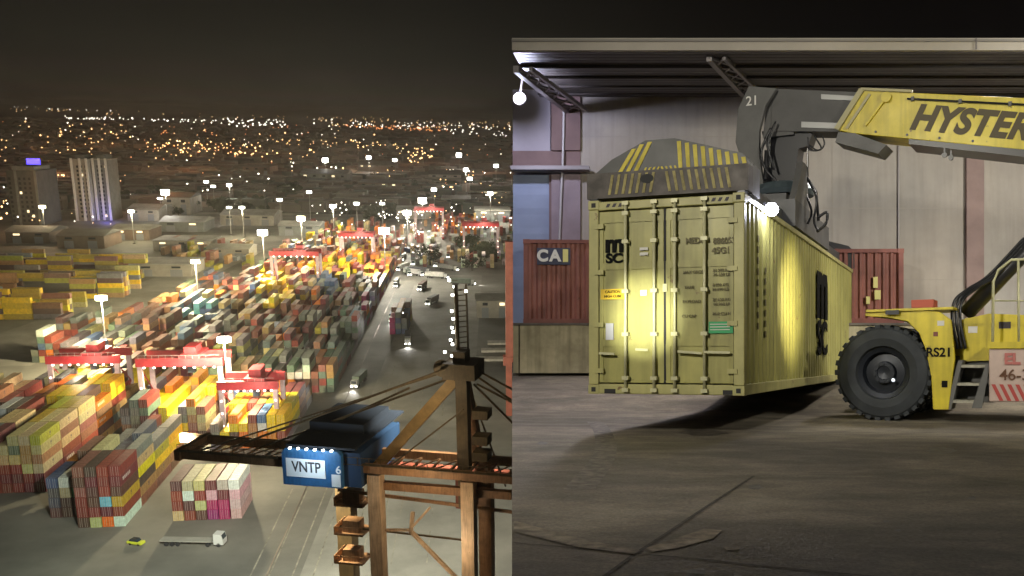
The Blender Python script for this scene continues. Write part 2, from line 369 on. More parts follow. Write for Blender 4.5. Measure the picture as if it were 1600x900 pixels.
# the long field behind
fields = [(-172, 6), (-151, 7), (-129, 7), (-107, 7), (-85.5, 6), (-66.5, 6)]
for i, (v, n) in enumerate(fields):
    u_start = [400, 372, 368, 356, 352, 350][i]
    nrows = [4, 15, 26, 29, 30, 30][i]
    blk('back field strip %d' % (i + 1), v, n, u_start, nrows, lambda c, r_, q: q.choice([2, 3, 3, 4, 4, 5]) if q.random() > .1 else 1)
blk('yellow yard front', -258, 5, 486, 6, T(3, 5), rot=True)
blk('yellow yard middle', -262, 6, 540, 6, T(3, 5), rot=True)
blk('yellow yard rear', -285, 7, 605, 6, T(2, 5), rot=True)
blk('dark stack beside the quay road', -38.5, 3, 446, 3, T(3, 4))
near, far = [], []
rr = random.Random(5)
CLIST = []
FRONT = {  # colours read off the photographed end faces, (block, col, row): bottom to top
 ('front centre', 2, 0): ['orange', 'maroon', 'light blue', 'rust red', 'rust red', 'rust red'],
 ('front centre', 3, 0): ['white', 'rust red', 'olive yellow', 'dark brown', 'maroon', 'rust red'],
 ('front centre', 3, 1): ['brick brown', 'tan', 'dark brown', 'bright yellow', 'cream', 'grey'],
 ('front centre', 3, 2): ['brick brown', 'tan', 'bright yellow', 'olive yellow', 'grey'],
 ('front centre', 3, 3): ['brick brown', 'tan', 'bright yellow', 'bright yellow', 'grey'],
 ('front centre', 0, 0): ['dark brown', 'rust red', 'rust red', 'brick brown', 'dark brown', 'brick brown'],
 ('front centre', 1, 0): ['cream', 'rust red', 'dark brown', 'dark brown', 'maroon', 'dark brown'],
 ('front centre left', 0, 0): ['dark brown', 'dark grey', 'dark grey', 'steel blue'],
 ('front centre left', 1, 0): ['dark brown', 'dark brown', 'cream', 'white'],
 ('front centre left', 2, 0): ['dark brown', 'dark brown', 'green', 'brick brown'],
 ('small front right', 0, 0): ['cream', 'rust red', 'rust red', 'dark brown'],
 ('small front right', 1, 0): ['rust red', 'dark brown', 'white', 'cream'],
 ('small front right', 2, 0): ['dark brown', 'cream', 'rust red', 'cream'],
 ('small front right', 3, 0): ['magenta', 'magenta', 'pale pink', 'maroon'],
 ('small front right', 4, 0): ['magenta', 'magenta', 'maroon', 'pale pink'],
 ('small front right', 5, 0): ['pale pink', 'pale pink', 'pale pink', 'white'],
 ('dark stack beside the quay road', 0, 0): ['magenta', 'magenta', 'magenta', 'lilac'], ('dark stack beside the quay road', 1, 0): ['navy blue', 'dark grey', 'navy blue', 'dark grey'],
 ('dark stack beside the quay road', 2, 0): ['navy blue', 'dark grey', 'dark grey', 'navy blue'],
 ('left edge', 7, 0): ['maroon', 'maroon', 'cream', 'tan', 'cream', 'olive yellow'],
 ('left edge', 6, 0): ['maroon', 'rust red', 'cream', 'tan', 'tan', 'cream'],
 ('left edge', 7, 1): ['rust red', 'maroon', 'rust red', 'cream', 'brick brown', 'cream'],
 ('left edge', 7, 2): ['rust red', 'rust red', 'brick brown', 'brick brown', 'cream', 'cream']}
for (name, v0, nc, ur, nr, tf, gap, rot) in BLK:
    st = {}
    for c in range(nc):
        for r_ in range(nr): st[c, r_] = tf(c, r_, rr)
    for (c, r_), n in st.items():
        pw, pl = (CL + .6, CW + .3) if rot else (CW + gap, CL + .5)
        if rot and rr.random() < .12: continue
        v = v0 + c * pw; u = ur + r_ * (pl if not rot else CW + .3)
        if rot: u = ur + r_ * (pl + (3.2 if r_ % 3 == 2 else 0))
        cols = FRONT.get((name, c, r_))
        colz = []
        for k in range(n):
            if cols and k < len(cols): col = cols[k]
            elif rot: col = rr.choice(['bright yellow', 'olive yellow', 'olive yellow', 'bright yellow', 'tan', 'dark brown', 'cream', 'brick brown', 'grey'])
            else: col = pick(v, u + 4, k * CH + 2, rr)
            seen = k == n - 1 or st.get((c, r_ - 1), 0) <= k or st.get((c + 1, r_), 0) <= k
            if not seen: continue
            x, y, d = pix((v, u, k * CH + 1.3))
            if x < -60 or x > 830 or y > 960: continue
            jit = rr.uniform(-.12, .12)
            CLIST.append((d, name, c, r_, k, v + rr.uniform(-.05, .05), u + jit, col, rot, n))
CLIST.sort(key=lambda a: a[0])
seen_lab = set()
ncont = 0; fb = MB()
for (d, name, c, r_, k, v, u, col, rot, n) in CLIST:
    ca = [max(0, q * rr.uniform(.82, 1.15)) for q in PAL[col]]
    x, y, dd = pix((v + CW/2, u, k * CH + 1.3))
    if ncont < 290 and x > -12 and y < 905:
        me = CM[(1 if col in ('cream', 'tan', 'olive yellow') and rr.random() < .8 else 2 if col in ('maroon', 'orange', 'navy blue') and rr.random() < .6 else 0)]
        o = bpy.data.objects.new('shipping_container', me); COL.objects.link(o); ncont += 1
        o.matrix_world = YARD @ Matrix.Translation((v, u, k * CH)) @ (Matrix.Rotation(-math.pi/2, 4, 'Z') if rot else Matrix())
        o.color = (*ca, 1)
        tier = 'on the ground' if k == 0 else ORD[k + 1] + ' tier'
        tag(o, '%s container, %s, %s stack from left, %s row, %s' % (col, tier, ORD[c + 1], ORD[r_ + 1], name), 'container', 'shipping containers stacked in the yard')
    else:
        if rot: fb.box(v, v + CL, u - CW/2, u + CW/2, k * CH, k * CH + CH - .05, 0, ca)
        else: fb.box(v - CW/2, v + CW/2, u, u + CL, k * CH, k * CH + CH - .05, 0, ca)
# yards further off across the basin
for (x0, x1, y0, y1, n, cs) in [(480, 600, 352, 385, 90, ['orange', 'bright yellow', 'rust red', 'cream']), (680, 745, 338, 372, 60, ['orange', 'rust red', 'rust red', 'orange']), (600, 800, 350, 420, 120, ['rust red', 'tan', 'grey', 'dark brown', 'cream', 'white']), (250, 390, 385, 425, 60, ['tan', 'grey', 'brick brown', 'olive yellow', 'rust red']), (740, 800, 320, 350, 30, ['grey', 'tan', 'rust red'])]:
    for _ in range(n):
        p = yg(rr.uniform(x0, x1), rr.uniform(y0, y1)); h = rr.choice([1, 2, 3]) * CH; q = PAL[rr.choice(cs)]
        vv = round(p.x / 2.8) * 2.8; uu = round(p.y / 13.) * 13.
        for k in range(int(h / CH)): fb.box(vv - CW/2, vv + CW/2, uu, uu + CL, k*CH, k*CH + CH - .05, 0, [z * rr.uniform(.8, 1.2) for z in q])
tag(fb.obj('far_container_stacks', stuff_corr, frame=YARD), 'hundreds of small red, yellow and grey containers stacked in the far yard', 'containers', kind='stuff')

# ================================================================== PART 3: gantries, masts, vehicles, buildings
red_st = mat('red_gantry_paint', (.42, .035, .045), .5, noise=.3, nscale=.6)
wht_st = mat('pale_leg_paint', (.5, .4, .42), .55, noise=.25, nscale=.6)
glow_w = mat('lamp_glow_white', (1, 1, 1), .5, emit=(1, .97, .88), es=14)
glow_p = mat('lamp_glow_pink', (1, 1, 1), .5, emit=(1, .72, .6), es=10)
glow_y = mat('lamp_glow_yellow', (1, 1, 1), .5, emit=(1, .9, .55), es=12)
dkst = mat('dark_steel', (.045, .04, .035), .6, noise=.3, nscale=.8)
glass = mat('cab_glass', (.03, .04, .05), .15)
rub = mat('tyre_rubber', (.018, .018, .02), .8)
def rtg(v0, v1, u, h, label, back=11, lit=True, s=1.0):
    t = thing('gantry_crane', YARD, ((v0 + v1) / 2, u, 0), label, 'gantry crane', 'red gantry cranes over the stacks')
    for uu in (u, u + back):
        b = MB(); b.box(v0 - 1, v1 + 1, uu - .8, uu + .8, h - 2.6, h); b.obj('girder', red_st, t)
    for v in (v0, v1):
        for uu in (u, u + back):
            b = MB(); b.box(v - .7, v + .7, uu - .6, uu + .6, 1.6, h - 2.6); b.obj('leg', wht_st, t)
        b = MB(); b.box(v - .8, v + .8, u - 2, u + back + 2, .9, 2.2); b.obj('sill_beam', red_st, t)
        b = MB(); b.beam((v, u, 9), (v, u + back, 9), .7, .9); b.beam((v, u, 2.2), (v, u + back, 9), .3, .3); b.beam((v, u, h - 3), (v, u + back, 9), .3, .3); b.obj('brace', red_st, t)
        for uu in (u - 1.2, u + back + 1.2):
            b = MB(); b.lathe([(.1, -.35), (.85, -.35), (.85, .35), (.1, .35)], 16, Matrix.Translation((v, uu, .85))); b.obj('wheel', rub, t)
    vm = v0 + (v1 - v0) * .62
    b = MB(); b.box(vm - 3, vm + 3, u - .4, u + back + .4, h, h + .8); b.box(vm - 2, vm + 1.5, u + 2, u + back - 2, h + .8, h + 3); b.obj('trolley', red_st, t)
    b = MB(); b.box(vm - 1, vm + 1, u + 1.2, u + 3.4, h - 5.2, h - 2.7); b.obj('operator_cab', [glass], t)
    b = MB(); b.box(v0 + .9, v0 + 3.9, u - 1.5, u + 2, 2.2, 5.2); b.obj('power_unit', wht_st, t)
    b = MB()
    for k in range(int((v1 - v0) / 2)): b.box(v0 + k * 2, v0 + k * 2 + .08, u - .95, u - .87, h, h + 1.1)
    b.box(v0, v1, u - .95, u - .87, h + 1.05, h + 1.12); b.obj('railing', wht_st, t)
    if lit:
        n = 8
        for k in range(n):
            vv = v0 + (v1 - v0) * (k + .5) / n
            b = MB(); b.box(vv - .3, vv + .3, u - 1.15, u - .85, h - 3.05, h - 2.65); b.obj('lamp', glow_p, t)
        for vv in (v0, v1):
            for zz in (5, 9, 13): b = MB(); b.box(vv - .18, vv + .18, u - .85, u - .62, zz, zz + .45); b.obj('leg_lamp', glow_p, t)
        light('gantry_flood', 'SPOT', YARD, ((v0 + v1) / 2, u + 1, h - 3.4), 42000 * s, (1, .8, .52), 1.2, ((v0 + v1) / 2 - 3, u + 2, 0), 150, .5)
        light('gantry_flood', 'POINT', YARD, ((v0 + v1) / 2 + 2, u - 9, h - 2), 12000 * s, (1, .72, .55), 1.2)
    return t
def rtg_at(xa, ya, xb, ytop, label, lit=True, e=1.0):
    p = yg(xa, ya); w1 = yu(xb, ya + 4, p.y).x
    rtg(p.x, w1, p.y, yu(xa, ytop, p.y).z, label, lit=lit, s=e)
rtg_at(88, 650, 192, 556, 'red gantry crane spanning the yellow and orange stacks at the left edge', e=.5)
rtg_at(228, 668, 352, 560, 'red gantry crane with a row of lamps in the middle of the three near gantries', e=.55)
rtg_at(352, 690, 436, 596, 'lower red gantry crane behind the blue machinery house, right of the middle gantry', e=.35)
rtg(-110, -86, 545, 25, 'small far gantry crane among the back stacks, its pinkish lamps left of the yellow pile', s=.5)
rtg(-86, -66, 640, 24, 'farthest small gantry crane with pink lamps near the orange containers', s=.7)

rtg(-8, 16, 690, 26, 'red gantry crane beyond the dark trees near the right edge', s=.5)
rtg(-48, -26, 800, 26, 'tiny red gantry crane far beyond the stacks, left of the orange pile', s=.5)
mast_n = 0
def mast(x, y, h, e, label, colr=(1, .95, .82), g=None, hs=1.0):
    p = yg(x, y, h); t = thing('floodlight_mast', YARD, (p.x, p.y, 0), label, 'floodlight', 'floodlight masts around the port')
    b = MB(); b.tube([(p.x, p.y, 0), (p.x, p.y, h * .5), (p.x, p.y, h)], .38, 8, 0, .16); b.obj('mast', galv_p, t)
    b = MB(); b.box(p.x - .9, p.x + .9, p.y - .9, p.y + .9, 0, .5); b.obj('footing', dkst, t)
    hd = MB(); k = p.y / 500.0
    for a in range(6):
        an = a * math.pi / 3; q = Vector((p.x + 1.2 * math.cos(an), p.y + 1.2 * math.sin(an), h))
        hd.box(q.x - .5 * hs * k - .2, q.x + .5 * hs * k + .2, q.y - .3, q.y + .3, h - .6 * hs * k - .1, h + .5 * hs * k)
    hd.obj('lamp_head', g or glow_w, t)
    if e: light('mast_flood', 'POINT', YARD, (p.x, p.y - 1.5, h - 2.2), e, colr, 1.5)
galv_p = mat('mast_steel', (.3, .29, .27), .5, .4)
MD = [
 (350, 530, 30, 220000, 'tall floodlight mast with a big glowing head among the middle stacks', 1.5),
 (158, 465, 28, 260000, 'floodlight mast beside the yellow yard at the left, bright white head', 1.3),
 (600, 360, 32, 260000, 'largest bright floodlight mast above the far end of the stacks', 2.0),
 (410, 363, 30, 220000, 'floodlight mast on the pale apron left of the field, round head', 1.7),
 (305, 408, 26, 240000, 'floodlight mast by the low sheds right of the yellow yard', 1.1),
 (470, 341, 28, 200000, 'yellowish floodlight mast above the pale lit apron', 1.4),
 (258, 300, 28, 200000, 'bright floodlight mast right of the pair of tower blocks', 1.6),
 (636, 332, 28, 200000, 'floodlight mast left of the orange container pile', 1.4),
 (660, 313, 28, 250000, 'wide bright floodlight mast above the far basin', 1.8),
 (678, 296, 26, 0, 'floodlight mast just behind the wide bright one', 1.1),
 (520, 322, 26, 120000, 'floodlight mast at the middle of the dark sheds', 1.1),
 (437, 312, 26, 0, 'small floodlight mast left of the dark sheds', .8),
 (483, 300, 26, 0, 'small floodlight mast left of the grey warehouse', .8),
 (508, 250, 30, 200000, 'bright floodlight mast beside the long grey warehouse', 1.3),
 (576, 246, 30, 200000, 'bright floodlight mast behind the long grey warehouse', 1.2),
 (617, 250, 30, 0, 'floodlight mast right of the long grey warehouse', 1.0),
 (717, 242, 30, 200000, 'topmost bright floodlight mast at the right', 1.3),
 (728, 265, 30, 150000, 'upper of two close floodlight masts at the right', 1.2),
 (734, 279, 30, 0, 'lower of two close floodlight masts at the right', 1.1),
 (775, 259, 30, 150000, 'bright floodlight mast near the right end of the town', 1.2),
 (766, 302, 28, 150000, 'floodlight mast over the pale shed at the right', 1.1),
 (66, 323, 24, 25000, 'yellow floodlight mast in front of the dark tower', 1.0),
 (205, 330, 24, 60000, 'small floodlight mast at the foot of the pair of tower blocks', .8),
 (358, 324, 22, 0, 'left of two small street masts above the pale apron', .6),
 (378, 324, 24, 60000, 'right of two small street masts above the pale apron', .7),
 (322, 284, 24, 0, 'floodlight mast among dark trees, left of three', .7),
 (333, 291, 24, 0, 'floodlight mast among dark trees, lowest of three', .7),
 (358, 289, 24, 60000, 'floodlight mast among dark trees, right of three', .8),
 (250, 310, 24, 0, 'dim small floodlight mast beside the bright one right of the towers', .6),
 (557, 318, 24, 0, 'floodlight mast at the left end of the string of white sheds', .9),
 (597, 318, 22, 0, 'floodlight mast over the string of white sheds', .7)]
for (x, y, h, e, lab, hs) in MD:
    mast(x, y, h, e * (.8 if y > 300 else .5), lab, ((1, .86, .52) if x < 480 else (1, .93, .76)) if y > 300 else (1, .95, .85), glow_y if 'yellow' in lab else None, hs * (1.35 if hs > 1.2 else 1.1))

# buildings of the town and port: photo pixel of the roof's front left corner and front right corner give the width
bw = [mat('render_pale', (.34, .31, .26), .85, noise=.25, nscale=.15), mat('render_grey', (.18, .19, .18), .85, noise=.25, nscale=.15), mat('render_brown', (.16, .11, .08), .85, noise=.25, nscale=.15), mat('render_dark', (.07, .07, .065), .85, noise=.25, nscale=.15)]
roofm = mat('shed_roof', (.33, .32, .28), .7, noise=.3, nscale=.1); roofd = mat('shed_roof_dark', (.09, .09, .085), .8, noise=.3, nscale=.1)
winlit = mat('lit_window', (.8, .7, .5), .5, emit=(1, .82, .5), es=1.6); windk = mat('unlit_window', (.02, .025, .03), .2)
door_m = mat('roller_door', (.2, .21, .22), .6, wave=(2, .4, .03))
def shed(x0, x1, yb, h, depth, label, wm=0, rm=None, gable=True, lit=.3):
    p0 = yg(x0, yb); w_ = abs(yg(x1, yb).x - p0.x); v0, u = p0.x, p0.y
    t = thing('warehouse', YARD, (v0 + w_/2, u, 0), label, 'warehouse', 'sheds and warehouses behind the port')
    b = MB(); b.box(v0, v0 + w_, u, u + depth, 0, h); b.obj('wall', bw[wm], t)
    b = MB(); e = .8
    if gable:
        ym = u + depth / 2; pk = h + depth * .09
        b.prism([(v0 - e, u - e, h + .02), (v0 - e, ym, pk), (v0 - e, u + depth + e, h + .02)], (w_ + 2 * e, 0, 0))
    else: b.box(v0 - e, v0 + w_ + e, u - e, u + depth + e, h, h + .6)
    b.obj('roof', rm or roofm, t)
    n = max(2, min(7, int(w_ / 12)))
    for k in range(n):
        a = v0 + w_ * (k + .3) / n; b = MB(); b.box(a, a + w_ / n * .4, u - .12, u - .01, 0, h * .6)
        b.obj('door', door_m, t)
    for k in range(n):
        a = v0 + w_ * (k + .35) / n; b = MB(); b.box(a, a + w_ / n * .3, u - .12, u - .01, h * .72, h * .88)
        b.obj('window', winlit if R.random() < lit else windk, t)
SH = [(205, 300, 432, 7, 30, 'low pale shed right of the yellow yard', 0, 1), (325, 390, 405, 7, 25, 'small pale shed left of the stacks, behind the low one', 0, 1),
 (240, 330, 392, 7, 30, 'wide low shed with a pale roof on the lit apron', 0, 1), (90, 165, 388, 9, 35, 'brown shed behind the yellow yard', 2, 0), (175, 235, 375, 8, 30, 'brown shed right of the other brown one', 2, 1),
 (10, 80, 380, 8, 35, 'dim brown shed at the left edge behind the yellow yard', 2, 0), (345, 430, 352, 9, 40, 'pale roofed shed beyond the lit apron', 0, 1),
 (250, 320, 362, 8, 36, 'grey shed left of the lit apron', 1, 1), (436, 500, 368, 8, 30, 'small grey shed at the back of the lit apron', 1, 1), (470, 545, 287, 14, 60, 'long grey warehouse between two bright masts', 1, 1),
 (560, 640, 300, 12, 60, 'low brown warehouse in the middle distance', 2, 0), (620, 672, 342, 9, 30, 'white shed with lit front by the masts', 0, 1), (588, 625, 325, 9, 30, 'small white shed left of the larger lit one', 0, 1),
 (735, 798, 312, 11, 50, 'pale shed near the right end of the town', 0, 1), (690, 735, 325, 10, 45, 'grey shed left of the pale one at the right', 1, 1), (742, 797, 345, 10, 40, 'grey pitched roof shed behind the right quay', 1, 1),
 (420, 462, 302, 9, 40, 'dark low shed left of the grey warehouse', 1, 0), (200, 250, 345, 10, 40, 'pale house block right of the pair of towers', 0, 1), (255, 300, 335, 16, 40, 'pale block under the bright mast', 0, 0),
 (380, 425, 275, 14, 60, 'dim block among the orange town lights', 2, 0), (560, 620, 268, 12, 60, 'dim flat block behind the grey warehouse', 1, 0), (670, 720, 285, 12, 60, 'pale flat block by the right masts', 0, 0),
 (745, 798, 497, 9, 22, 'brightly lit white shed on the right quay', 0, 1)]
for (x0, x1, yb, h, dp, lab, wm, rl) in SH: shed(x0, x1, yb, h, dp, lab, wm, roofm if rl else roofd, gable=R.random() < .6)
# quay clutter near the lit white shed is further down
def tower(x0, x1, yb, yt, dp, label, wm, strips, cols=5, rows=14, lit=.06, cap=None):
    p0 = yg(x0, yb); p1 = yg(x1, yb); v0, v1, u = p0.x, p1.x, p0.y
    top = yu(x0, yt, u).z
    t = thing('tower_block', YARD, ((v0 + v1)/2, u, 0), label, 'tower block')
    b = MB(); b.box(v0, v1, u, u + dp, 0, top); b.obj('wall', bw[wm], t)
    for k in strips:
        a = v0 + (v1 - v0) * k; b = MB(); b.box(a - .9, a + .9, u - .7, u - .02, 0, top + 1.5); b.obj('pilaster', mark_w if wm != 3 else bw[1], t)
    b = MB(); b.box(v0 + 3, v1 - 3, u + 4, u + dp - 4, top, top + 4); b.obj('plant_room', bw[1], t)
    b = MB(); b.box(v0 - .4, v1 + .4, u - .4, u + dp + .4, top - .01, top + .8); b.obj('parapet', bw[0] if wm != 3 else bw[3], t)
    for r_ in range(rows):
        for c in range(cols):
            a = v0 + (v1 - v0) * (c + .28) / cols; z = 3 + (top - 6) * r_ / rows
            if any(abs((a - v0) / (v1 - v0) + .04 - k) < .05 for k in strips): continue
            b = MB(); b.box(a, a + (v1 - v0) / cols * .45, u - .15, u - .01, z, z + (top - 6) / rows * .55)
            b.obj('window', winlit if R.random() < lit else windk, t)
tower(120, 147, 345, 250, 26, 'left of a pair of pale tower blocks, standing behind the left yard', 0, (.06, .55, .95), 4, 13)
tower(152, 177, 344, 250, 26, 'right of a pair of pale tower blocks, blue lights at its foot', 1, (.1, .5, .92), 4, 13, .1)
tower(20, 68, 352, 268, 40, 'wide dark tower block at the left edge of the town', 3, (.3, .96), 6, 10, .03)
blue = mat('blue_neon', (.1, .1, 1), .5, emit=(.06, .04, 1), es=6)
p = yu(42, 257, 1300); q = yu(62, 252, 1300)
t = thing('lit_sign', YARD, (p.x, 1300, 0), 'blue glowing sign above the wide dark tower', 'sign')
b = MB(); b.box(p.x, q.x, 1300, 1301, p.z, q.z + 3); b.obj('sign_panel', blue, t)
b = MB(); b.box(p.x + 2, p.x + 3, 1300.2, 1301, 0, p.z); b.box(q.x - 3, q.x - 2, 1300.2, 1301, 0, p.z); b.obj('post', dkst, t)
light('tower_foot_blue', 'POINT', YARD, (yg(172, 345).x, yg(172, 345).y - 8, 6), 20000, (.15, .15, 1), 1).data.energy = 6000

# trees: dark crowns between the sheds
leaf = mat('night_foliage', (.03, .042, .02), .9, noise=.5, nscale=.5); barkm = mat('bark', (.06, .045, .03), .9)
def tree_mesh(seed):
    q = random.Random(seed); b = MB()
    cl = [(q.gauss(0, 2.6), q.gauss(0, 2.6), 6.5 + q.gauss(0, 1.8), q.uniform(1.4, 2.6)) for _ in range(11)]
    for _ in range(1300):
        cx_, cy_, cz, cr_ = q.choice(cl); d = Vector((q.gauss(0, 1), q.gauss(0, 1), q.gauss(0, 1))).normalized() * cr_ * q.uniform(.55, 1.1)
        c = Vector((cx_, cy_, cz)) + d; a = Vector((q.gauss(0, 1), q.gauss(0, 1), q.gauss(0, 1))).normalized(); e = a.orthogonal().normalized(); s = q.uniform(.25, .5)
        b.poly([c - a * s, c + e * s, c + a * s, c - e * s])
    cr2 = b.obj('crown', leaf, link=False).data
    b = MB(); b.tube([(0, 0, 0), (.2, 0, 2.4), (0, .2, 5)], .4, 7, 0, .2)
    for k in range(4):
        a = k * 1.6; b.tube([(0, .1, 3.2), (1.2 * math.cos(a), 1.2 * math.sin(a), 4.8), (2.4 * math.cos(a), 2.4 * math.sin(a), 6.4)], .18, 5, 0, .06)
    return cr2, b.obj('trunk', barkm, link=False).data
TM = [tree_mesh(s) for s in range(3)]
tk = 0
for (x0, x1, y0, y1, n, lab) in [(650, 760, 388, 425, 6, 'dark tree in the clump between the stacks and the right quay'), (275, 420, 322, 340, 14, 'dark tree in the belt behind the pale lit apron'), (540, 640, 335, 348, 7, 'dark tree in front of the string of white sheds'), (180, 250, 305, 322, 6, 'dark tree right of the pair of tower blocks'), (440, 560, 296, 312, 9, 'dark tree below the long grey warehouse'), (640, 790, 288, 300, 8, 'dark tree among the right masts')]:
    for k in range(n):
        p = yg(R.uniform(x0, x1), R.uniform(y0, y1)); s = R.uniform(.8, 1.5)
        t = bpy.data.objects.new('tree', None); COL.objects.link(t)
        t.matrix_world = YARD @ Matrix.Translation((p.x, p.y, 0)) @ Matrix.Rotation(R.uniform(0, 6), 4, 'Z') @ Matrix.Scale(s, 4)
        tag(t, lab, 'tree', lab.replace('dark tree', 'dark trees'))
        for nm, me in zip(('crown', 'trunk'), TM[tk % 3]):
            o = bpy.data.objects.new(nm, me); COL.objects.link(o); o.parent = t
        tk += 1
# low dark houses of the town, one mass
b = MB(); q = random.Random(3)
for _ in range(4200):
    x, y = q.uniform(-120, 1150), 196 + (q.random() ** 1.6) * 150
    y += .03 * x - 12
    p = yg(x, y)
    if p.y < 1010: continue
    s = p.y / 1000; w_ = q.uniform(8, 22) * (1 + s * .3); h = q.uniform(4, 11)
    b.box(p.x, p.x + w_, p.y, p.y + w_ * .8, -.3, h, 0, q.choice([(.12, .09, .07), (.08, .06, .05), (.16, .14, .12), (.05, .06, .05)]))
tag(b.obj('distant_town_houses', mat('town_wall', (.1, .1, .1), .9, attr='paint'), frame=YARD), 'dark mass of low houses in the town under the horizon', 'houses', kind='stuff')
# far town lights, too many to count
def lights_obj(name, colr, es, spots, lab):
    b = MB()
    for (x, y, s) in spots:
        p = yg(x, y, 9.0 if y > 215 else 12.0); d = (p - Vector((0, 0, 100))).length; r = s * d / F
        P = [p + Vector(v) * r for v in ((1,0,0),(0,1,0),(-1,0,0),(0,-1,0),(0,0,1),(0,0,-1))]; i = len(b.v)
        b.v += [tuple(v) for v in P]
        for k in range(4): b.f += [[i + k, i + (k+1) % 4, i + 4], [i + (k+1) % 4, i + k, i + 5]]; b.m += [0, 0]; b.c += [None, None]
    m = mat(name + '_glow', (1, 1, 1), .5, emit=colr, es=es)
    tag(b.obj(name, m, frame=YARD), lab, 'street lights', kind='stuff')
q = random.Random(21); ext_r = 1150
def thin(l, f): return [a for a in l if q.random() < f]
def hz_y(x): return 158 + .03 * x
def band(x0, x1, dy0, dy1, n, s0=.5, s1=1.0): return [(x, hz_y(x) + q.uniform(dy0, dy1), q.uniform(s0, s1)) for x in [q.uniform(x0, x1) for _ in range(n)]]
wh = band(8, 100, 6, 9, 30) + band(120, 180, 6, 10, 40, .7, 1.2) + band(60, 130, 8, 11, 14) + band(100, 330, 20, 24, 60) + band(330, 460, 16, 28, 60, .6, 1.1) + band(490, 700, 12, 24, 70, .5, 1.1) + band(700, 800, 12, 30, 45) + band(0, 800, 20, 60, 60, .4, .9) + band(805, ext_r, 10, 70, 90, .5, 1.0) + band(280, 800, 80, 140, 60, .6, 1.3) + band(590, 660, 150, 165, 26, .7, 1.2) + band(480, 800, 140, 190, 80, .6, 1.2) + band(0, 250, 130, 190, 14, .6, 1.1)
om = band(0, 800, 8, 16, 70, .4, .8) + band(0, 800, 30, 100, 90, .5, 1.2) + band(220, 400, 52, 72, 60, .6, 1.3) + band(90, 200, 30, 60, 25, .5, 1.) + band(400, 640, 46, 56, 45, .5, 1.) + band(636, 680, 52, 76, 26, .6, 1.3) + band(0, 400, 60, 80, 30, .5, 1.) + band(500, 800, 6, 22, 60) + band(805, ext_r, 10, 120, 120, .5, 1.0) + band(620, 800, 90, 180, 60, .5, 1.1) + band(80, 100, 110, 122, 6, .8, 1.4) + band(0, 12, 150, 190, 8, .8, 1.4) + band(0, 300, 100, 200, 20, .5, .9)
am = band(540, 700, 20, 26, 70, .6, 1.) + band(240, 560, 22, 44, 26, .5, .9) + band(210, 380, 56, 72, 26, .5, 1.1) + band(0, 800, 30, 110, 24, .5, .9)
for (x, y, e) in ((60, 235, 5e6), (170, 205, 6e6), (300, 232, 6e6), (420, 215, 6e6), (540, 235, 5e6), (660, 228, 5e6), (760, 240, 4e6), (250, 265, 2.5e6), (60, 285, 2e6)):
    p = yg(x, y, 40); light('town_amber_fill', 'POINT', YARD, p, e * .02, (1, .42, .16), 6)  # amber fill points added to tint the town ground and haze
lights_obj('white_town_lights', (1, .93, .82), 7, thin(wh, .75), 'scattered white street lights of the town below the horizon')
lights_obj('amber_town_lights', (1, .55, .22), 6, om, 'scattered amber street lights of the town below the horizon')
lights_obj('orange_town_lights', (1, .3, .08), 3.5, am, 'scattered deep orange street lights of the town below the horizon')

# ================================================================== PART 4: quay crane and vehicles
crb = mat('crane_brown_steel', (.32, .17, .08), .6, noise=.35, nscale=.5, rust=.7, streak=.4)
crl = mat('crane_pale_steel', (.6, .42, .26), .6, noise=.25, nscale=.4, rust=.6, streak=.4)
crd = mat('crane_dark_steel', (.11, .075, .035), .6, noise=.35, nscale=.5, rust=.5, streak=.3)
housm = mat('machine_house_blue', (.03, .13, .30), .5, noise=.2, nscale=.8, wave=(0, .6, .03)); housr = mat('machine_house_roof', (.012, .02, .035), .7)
cream = mat('sign_cream', (.75, .78, .8), .6); letter = mat('sign_letter', (.03, .03, .035), .7)
U1, U2 = 132.0, 146.0
K = yu(720, 585, U1)
CRF = YARD @ Matrix.Translation((K.x, U1, 0)) @ Matrix.Rotation(math.radians(-17), 4, 'Z') @ Matrix.Translation((-K.x, -U1, 0))
t = thing('quay_crane', CRF, (hit(588, 895, CRF, 1, U1).x, U1, 0), 'big brown quay crane whose blue machinery house reads VNTP, at the lower right', 'quay crane')
def PB(x, y, u=U1): return hit(x, y, CRF, 1, u)
def cbeam(name, pts, w_, h_, m, up=(0, 0, 1)):
    b = MB()
    for a, c in pts: b.beam(a, c, w_, h_, up)
    return b.obj(name, m, t)
# boom: two box girders running across
g0 = PB(268, 700); g1 = PB(812, 782)
zb = PB(370, 716).z
for nm, u in (('boom_girder', U1), ('boom_girder', U1 + 7)):
    b = MB(); b.box(PB(285, 705, u).x, PB(830, 760, u).x, u - .4, u + .4, zb - .65, zb + .65); b.obj(nm, crb, t)
b = MB()
for k in range(18):
    v = PB(285, 705).x + k * 2.9; b.box(v, v + .25, U1 + .5, U1 + 6.5, zb - .5, zb - .2)
for k in range(17):
    v = PB(285, 705).x + k * 2.9; b.beam((v, U1 + .5, zb - .2), (v + 2.9, U1 + 6.5, zb - .2), .15, .15)
b.obj('cross_tie', crb, t)
b = MB()
for k in range(30):
    v = PB(285, 705).x + k * 1.75; b.box(v, v + .06, U1 - 1.3, U1 - 1.22, zb + .9, zb + 2)
b.box(PB(285, 705).x, PB(285, 705).x + 51, U1 - 1.3, U1 - 1.22, zb + 1.93, zb + 2.0); b.box(PB(285, 705).x, PB(285, 705).x + 51, U1 - 1.35, U1 - .5, zb + .84, zb + .9)
b.obj('walkway', crd, t)
b = MB(); b.box(PB(285, 705).x - .9, PB(285, 705).x, U1 - .8, U1 + 7.8, zb - .8, zb + .8); b.obj('boom_end', crb, t)
